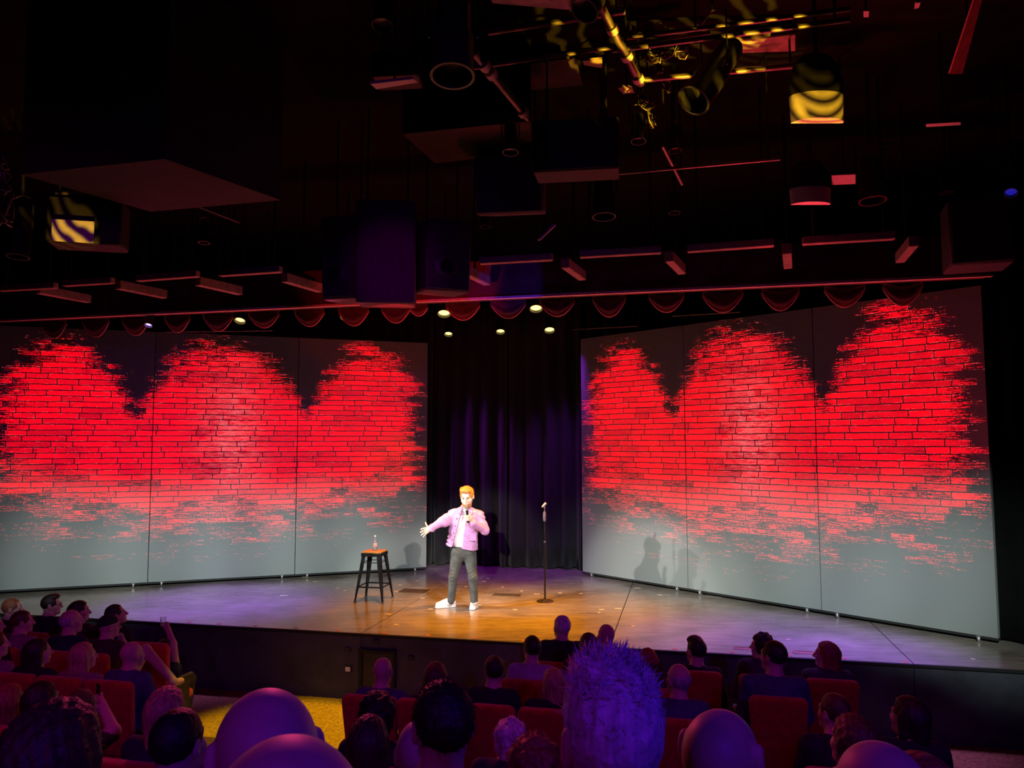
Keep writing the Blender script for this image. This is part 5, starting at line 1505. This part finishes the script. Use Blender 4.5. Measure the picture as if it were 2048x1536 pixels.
def hood(label, px, py, wpx, hpx, Z, band_h):
    """a black rounded housing above a pale curved band"""
    c = W(px, py, Z); w = wpx / FPX * Z; h = hpx / FPX * Z; bh = band_h / FPX * Z
    t = thing('hooded_lamp', label, 'lamp', tuple(c))
    n = 18
    def curved(z0, z1, r0, r1):
        v, f = [], []
        for j, (z, r) in enumerate(((z0, r0), (z1, r1))):
            for i in range(n + 1):
                a = PI + PI * i / n
                v.append((math.cos(a) * r, .55 * math.sin(a) * r + .1 * r, z))
        for i in range(n): f.append([i, i + 1, n + 2 + i, n + 1 + i])
        f.append(list(range(n, -1, -1))); f.append([n + 1 + i for i in range(n + 1)]); f.append([0, n + 1, 2 * n + 1, n])
        return v, f
    MB().add(*curved(-bh, 0, w * .48, w * .5)).build('pale_band', M_LIT, t, 'auto')
    mb = MB()
    zs = [0, h * .35, h * .7, h * .92, h]; rs = [w * .5, w * .5, w * .42, w * .28, w * .1]
    for k in range(4): mb.add(*curved(zs[k], zs[k + 1], rs[k], rs[k + 1]))
    mb.build('hood', M_BLACK, t, 'auto')
    MB().tube([(0, 0, h * .9), (0, 0, 6.31 - c[2])], .02, 8).build('hanger', M_METAL, t)
    return t
hood('hooded lamp with a pale band crossed by yellow arcs, upper right', 1634, 192, 112, 92, 6.4, 56)
hood('hooded lamp with a dull red lit band, below the arc striped one', 1621, 378, 84, 60, 7.6, 32)

def plate(label, pts, th, m, name='metal_plate', cat='panel'):
    """a flat board through four points of the photograph (px, py, distance)"""
    P = [W(*p) for p in pts]; o = P[0]
    n = np.cross(P[1] - P[0], P[3] - P[0]); n /= np.linalg.norm(n)
    if n[1] < 0: n = -n
    v = [p - o for p in P] + [p - o + n * th for p in P]
    f = [[3, 2, 1, 0], [4, 5, 6, 7], [0, 1, 5, 4], [1, 2, 6, 5], [2, 3, 7, 6], [3, 0, 4, 7]]
    t = thing(name, label, cat, tuple(o))
    MB().add(v, f).build('board', m, t)
    k = int(np.argmax([p[2] for p in P]))
    c = (P[0] + P[1] + P[2] + P[3]) / 4 - o + n * th * .5
    MB().tube([tuple(c), (c[0], c[1], 6.31 - o[2])], .010, 6).build('hanger', M_METAL, t)
    return t
plate('pale grey panel cut by the top edge in the middle', [(965, -40, 5.6), (1190, -40, 5.6), (1172, 15, 5.9), (985, -1, 5.9)], .03, mat('grey_panel', (0.30, 0.25, 0.26), .7))
plate('orange lit bracket plate left of the large round lamp housing', [(740, 163, 6.2), (826, 153, 6.2), (836, 160, 6.5), (752, 174, 6.5)], .02, M_LIT)
plate('pink lit plate beside the dull red banded lamp', [(1664, 351, 7.4), (1711, 349, 7.4), (1711, 368, 7.5), (1664, 370, 7.5)], .02, M_LIT)
plate('long red lit flag hanging at the top right', [(1958, -30, 5.6), (1972, -30, 5.7), (1925, 148, 6.6), (1899, 148, 6.4)], .012, mat('flag_red', (0.4, 0.1, 0.1), .7))
plate('thin red lit strip at the right of the ceiling', [(1852, 244, 7.0), (1921, 240, 7.0), (1921, 246, 7.1), (1852, 250, 7.1)], .02, M_LIT)
plate('small red lit tab left of the two at the top right', [(1727, 18, 6.4), (1738, 18, 6.4), (1737, 30, 6.5), (1727, 30, 6.5)], .02, M_LIT)
plate('small red lit tab nearest the top right corner', [(1831, 6, 6.4), (1841, 5, 6.4), (1838, 16, 6.5), (1829, 18, 6.5)], .02, M_LIT)
plate('thin slanting red lit blade below the dim lens lamp', [(1076, 478, 7.9), (1080, 479, 7.9), (1112, 449, 8.1), (1106, 447, 8.1)], .02, M_LIT)
plate('square black barn door flap beside the large round lamp housing', [(957, 66, 5.6), (975, 64, 5.6), (990, 118, 5.7), (961, 125, 5.7)], .01, M_METAL)
plate('brown ceiling board with a yellow lit crescent in the middle of the ceiling', [(1005, 130, 7.3), (1150, 110, 7.3), (1165, 165, 7.9), (1035, 178, 7.9)], .03, M_BROWN, 'ceiling_board')
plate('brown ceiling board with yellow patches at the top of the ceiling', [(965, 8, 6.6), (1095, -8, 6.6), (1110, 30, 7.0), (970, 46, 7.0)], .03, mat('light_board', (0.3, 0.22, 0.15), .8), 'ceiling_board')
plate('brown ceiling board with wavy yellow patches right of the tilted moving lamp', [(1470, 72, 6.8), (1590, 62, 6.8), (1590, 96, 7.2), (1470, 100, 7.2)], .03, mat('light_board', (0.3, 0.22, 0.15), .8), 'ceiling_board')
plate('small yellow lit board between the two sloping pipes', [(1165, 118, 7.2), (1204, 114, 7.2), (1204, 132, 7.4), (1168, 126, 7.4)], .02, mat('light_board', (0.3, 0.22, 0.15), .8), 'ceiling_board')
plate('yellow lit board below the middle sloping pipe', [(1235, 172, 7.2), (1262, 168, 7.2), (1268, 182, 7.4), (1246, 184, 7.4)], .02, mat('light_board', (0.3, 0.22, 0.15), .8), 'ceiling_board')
# crescent lit fixture on the left
cf = cabinet('dark fixture on the left whose pale lower corner is lit as a yellow crescent', 98, 392, 238, 488, 7.2, .35, M_BLACK, 14, [], name='box_fixture', grille=False)
c = W(143, 463, 7.12) - np.array(cf.location)
MB().box((0, 0, 0), (.36, .012, .21), .004, Matrix.Rotation(math.radians(-14), 4, 'Z') @ Matrix.Translation(Vector(np.array(Matrix.Rotation(math.radians(14), 3, 'Z')) @ c)) @ Matrix.Rotation(math.radians(14), 4, 'Z')).build('pale_corner', M_LIT, cf)
# black box with a row of bolts beside the bracket plate
cabinet('black dimmer box left of the large round lamp housing', 738, 98, 838, 152, 6.5, .3, M_METAL, -6, [], name='dimmer_box', grille=False)
# cable bundles looped under the ceiling
rng = random.Random(3)
def cable(label, pts, r, n=5, spread=.05):
    P = [W(*p) for p in pts]; o = P[0]
    t = thing('cable_bundle', label, 'cables', tuple(o))
    for k in range(n):
        q = []
        for i in range(len(P) - 1):
            for w in np.linspace(0, 1, 6, endpoint=(i == len(P) - 2)):
                p = P[i] * (1 - w) + P[i + 1] * w - o
                q.append(p + np.array([rng.uniform(-1, 1), rng.uniform(-1, 1), rng.uniform(-1, 1) - math.sin(w * PI) * 1.2]) * spread)
        MB().tube(q, r, 5).build('cable', M_PIPE if k % 2 else M_METAL, t, True)
    return t
cable('tangle of yellow lit cables left of the tilted moving lamp', [(1290, 100, 6.8), (1330, 96, 6.8), (1372, 92, 6.7)], .008, 9, .06)
cable('drop of yellow lit cables behind the tilted moving lamp', [(1318, 112, 7.0), (1322, 140, 7.1), (1340, 175, 7.2)], .007, 9, .05)
cable('knot of yellow lit cables between the two can lamps', [(1280, 175, 7.0), (1300, 215, 7.1), (1306, 245, 7.2)], .008, 7, .05)
cable('cluster of yellow lit cables at the left edge', [(-5, 312, 6.4), (8, 380, 6.6), (4, 440, 6.8)], .012, 8, .07)
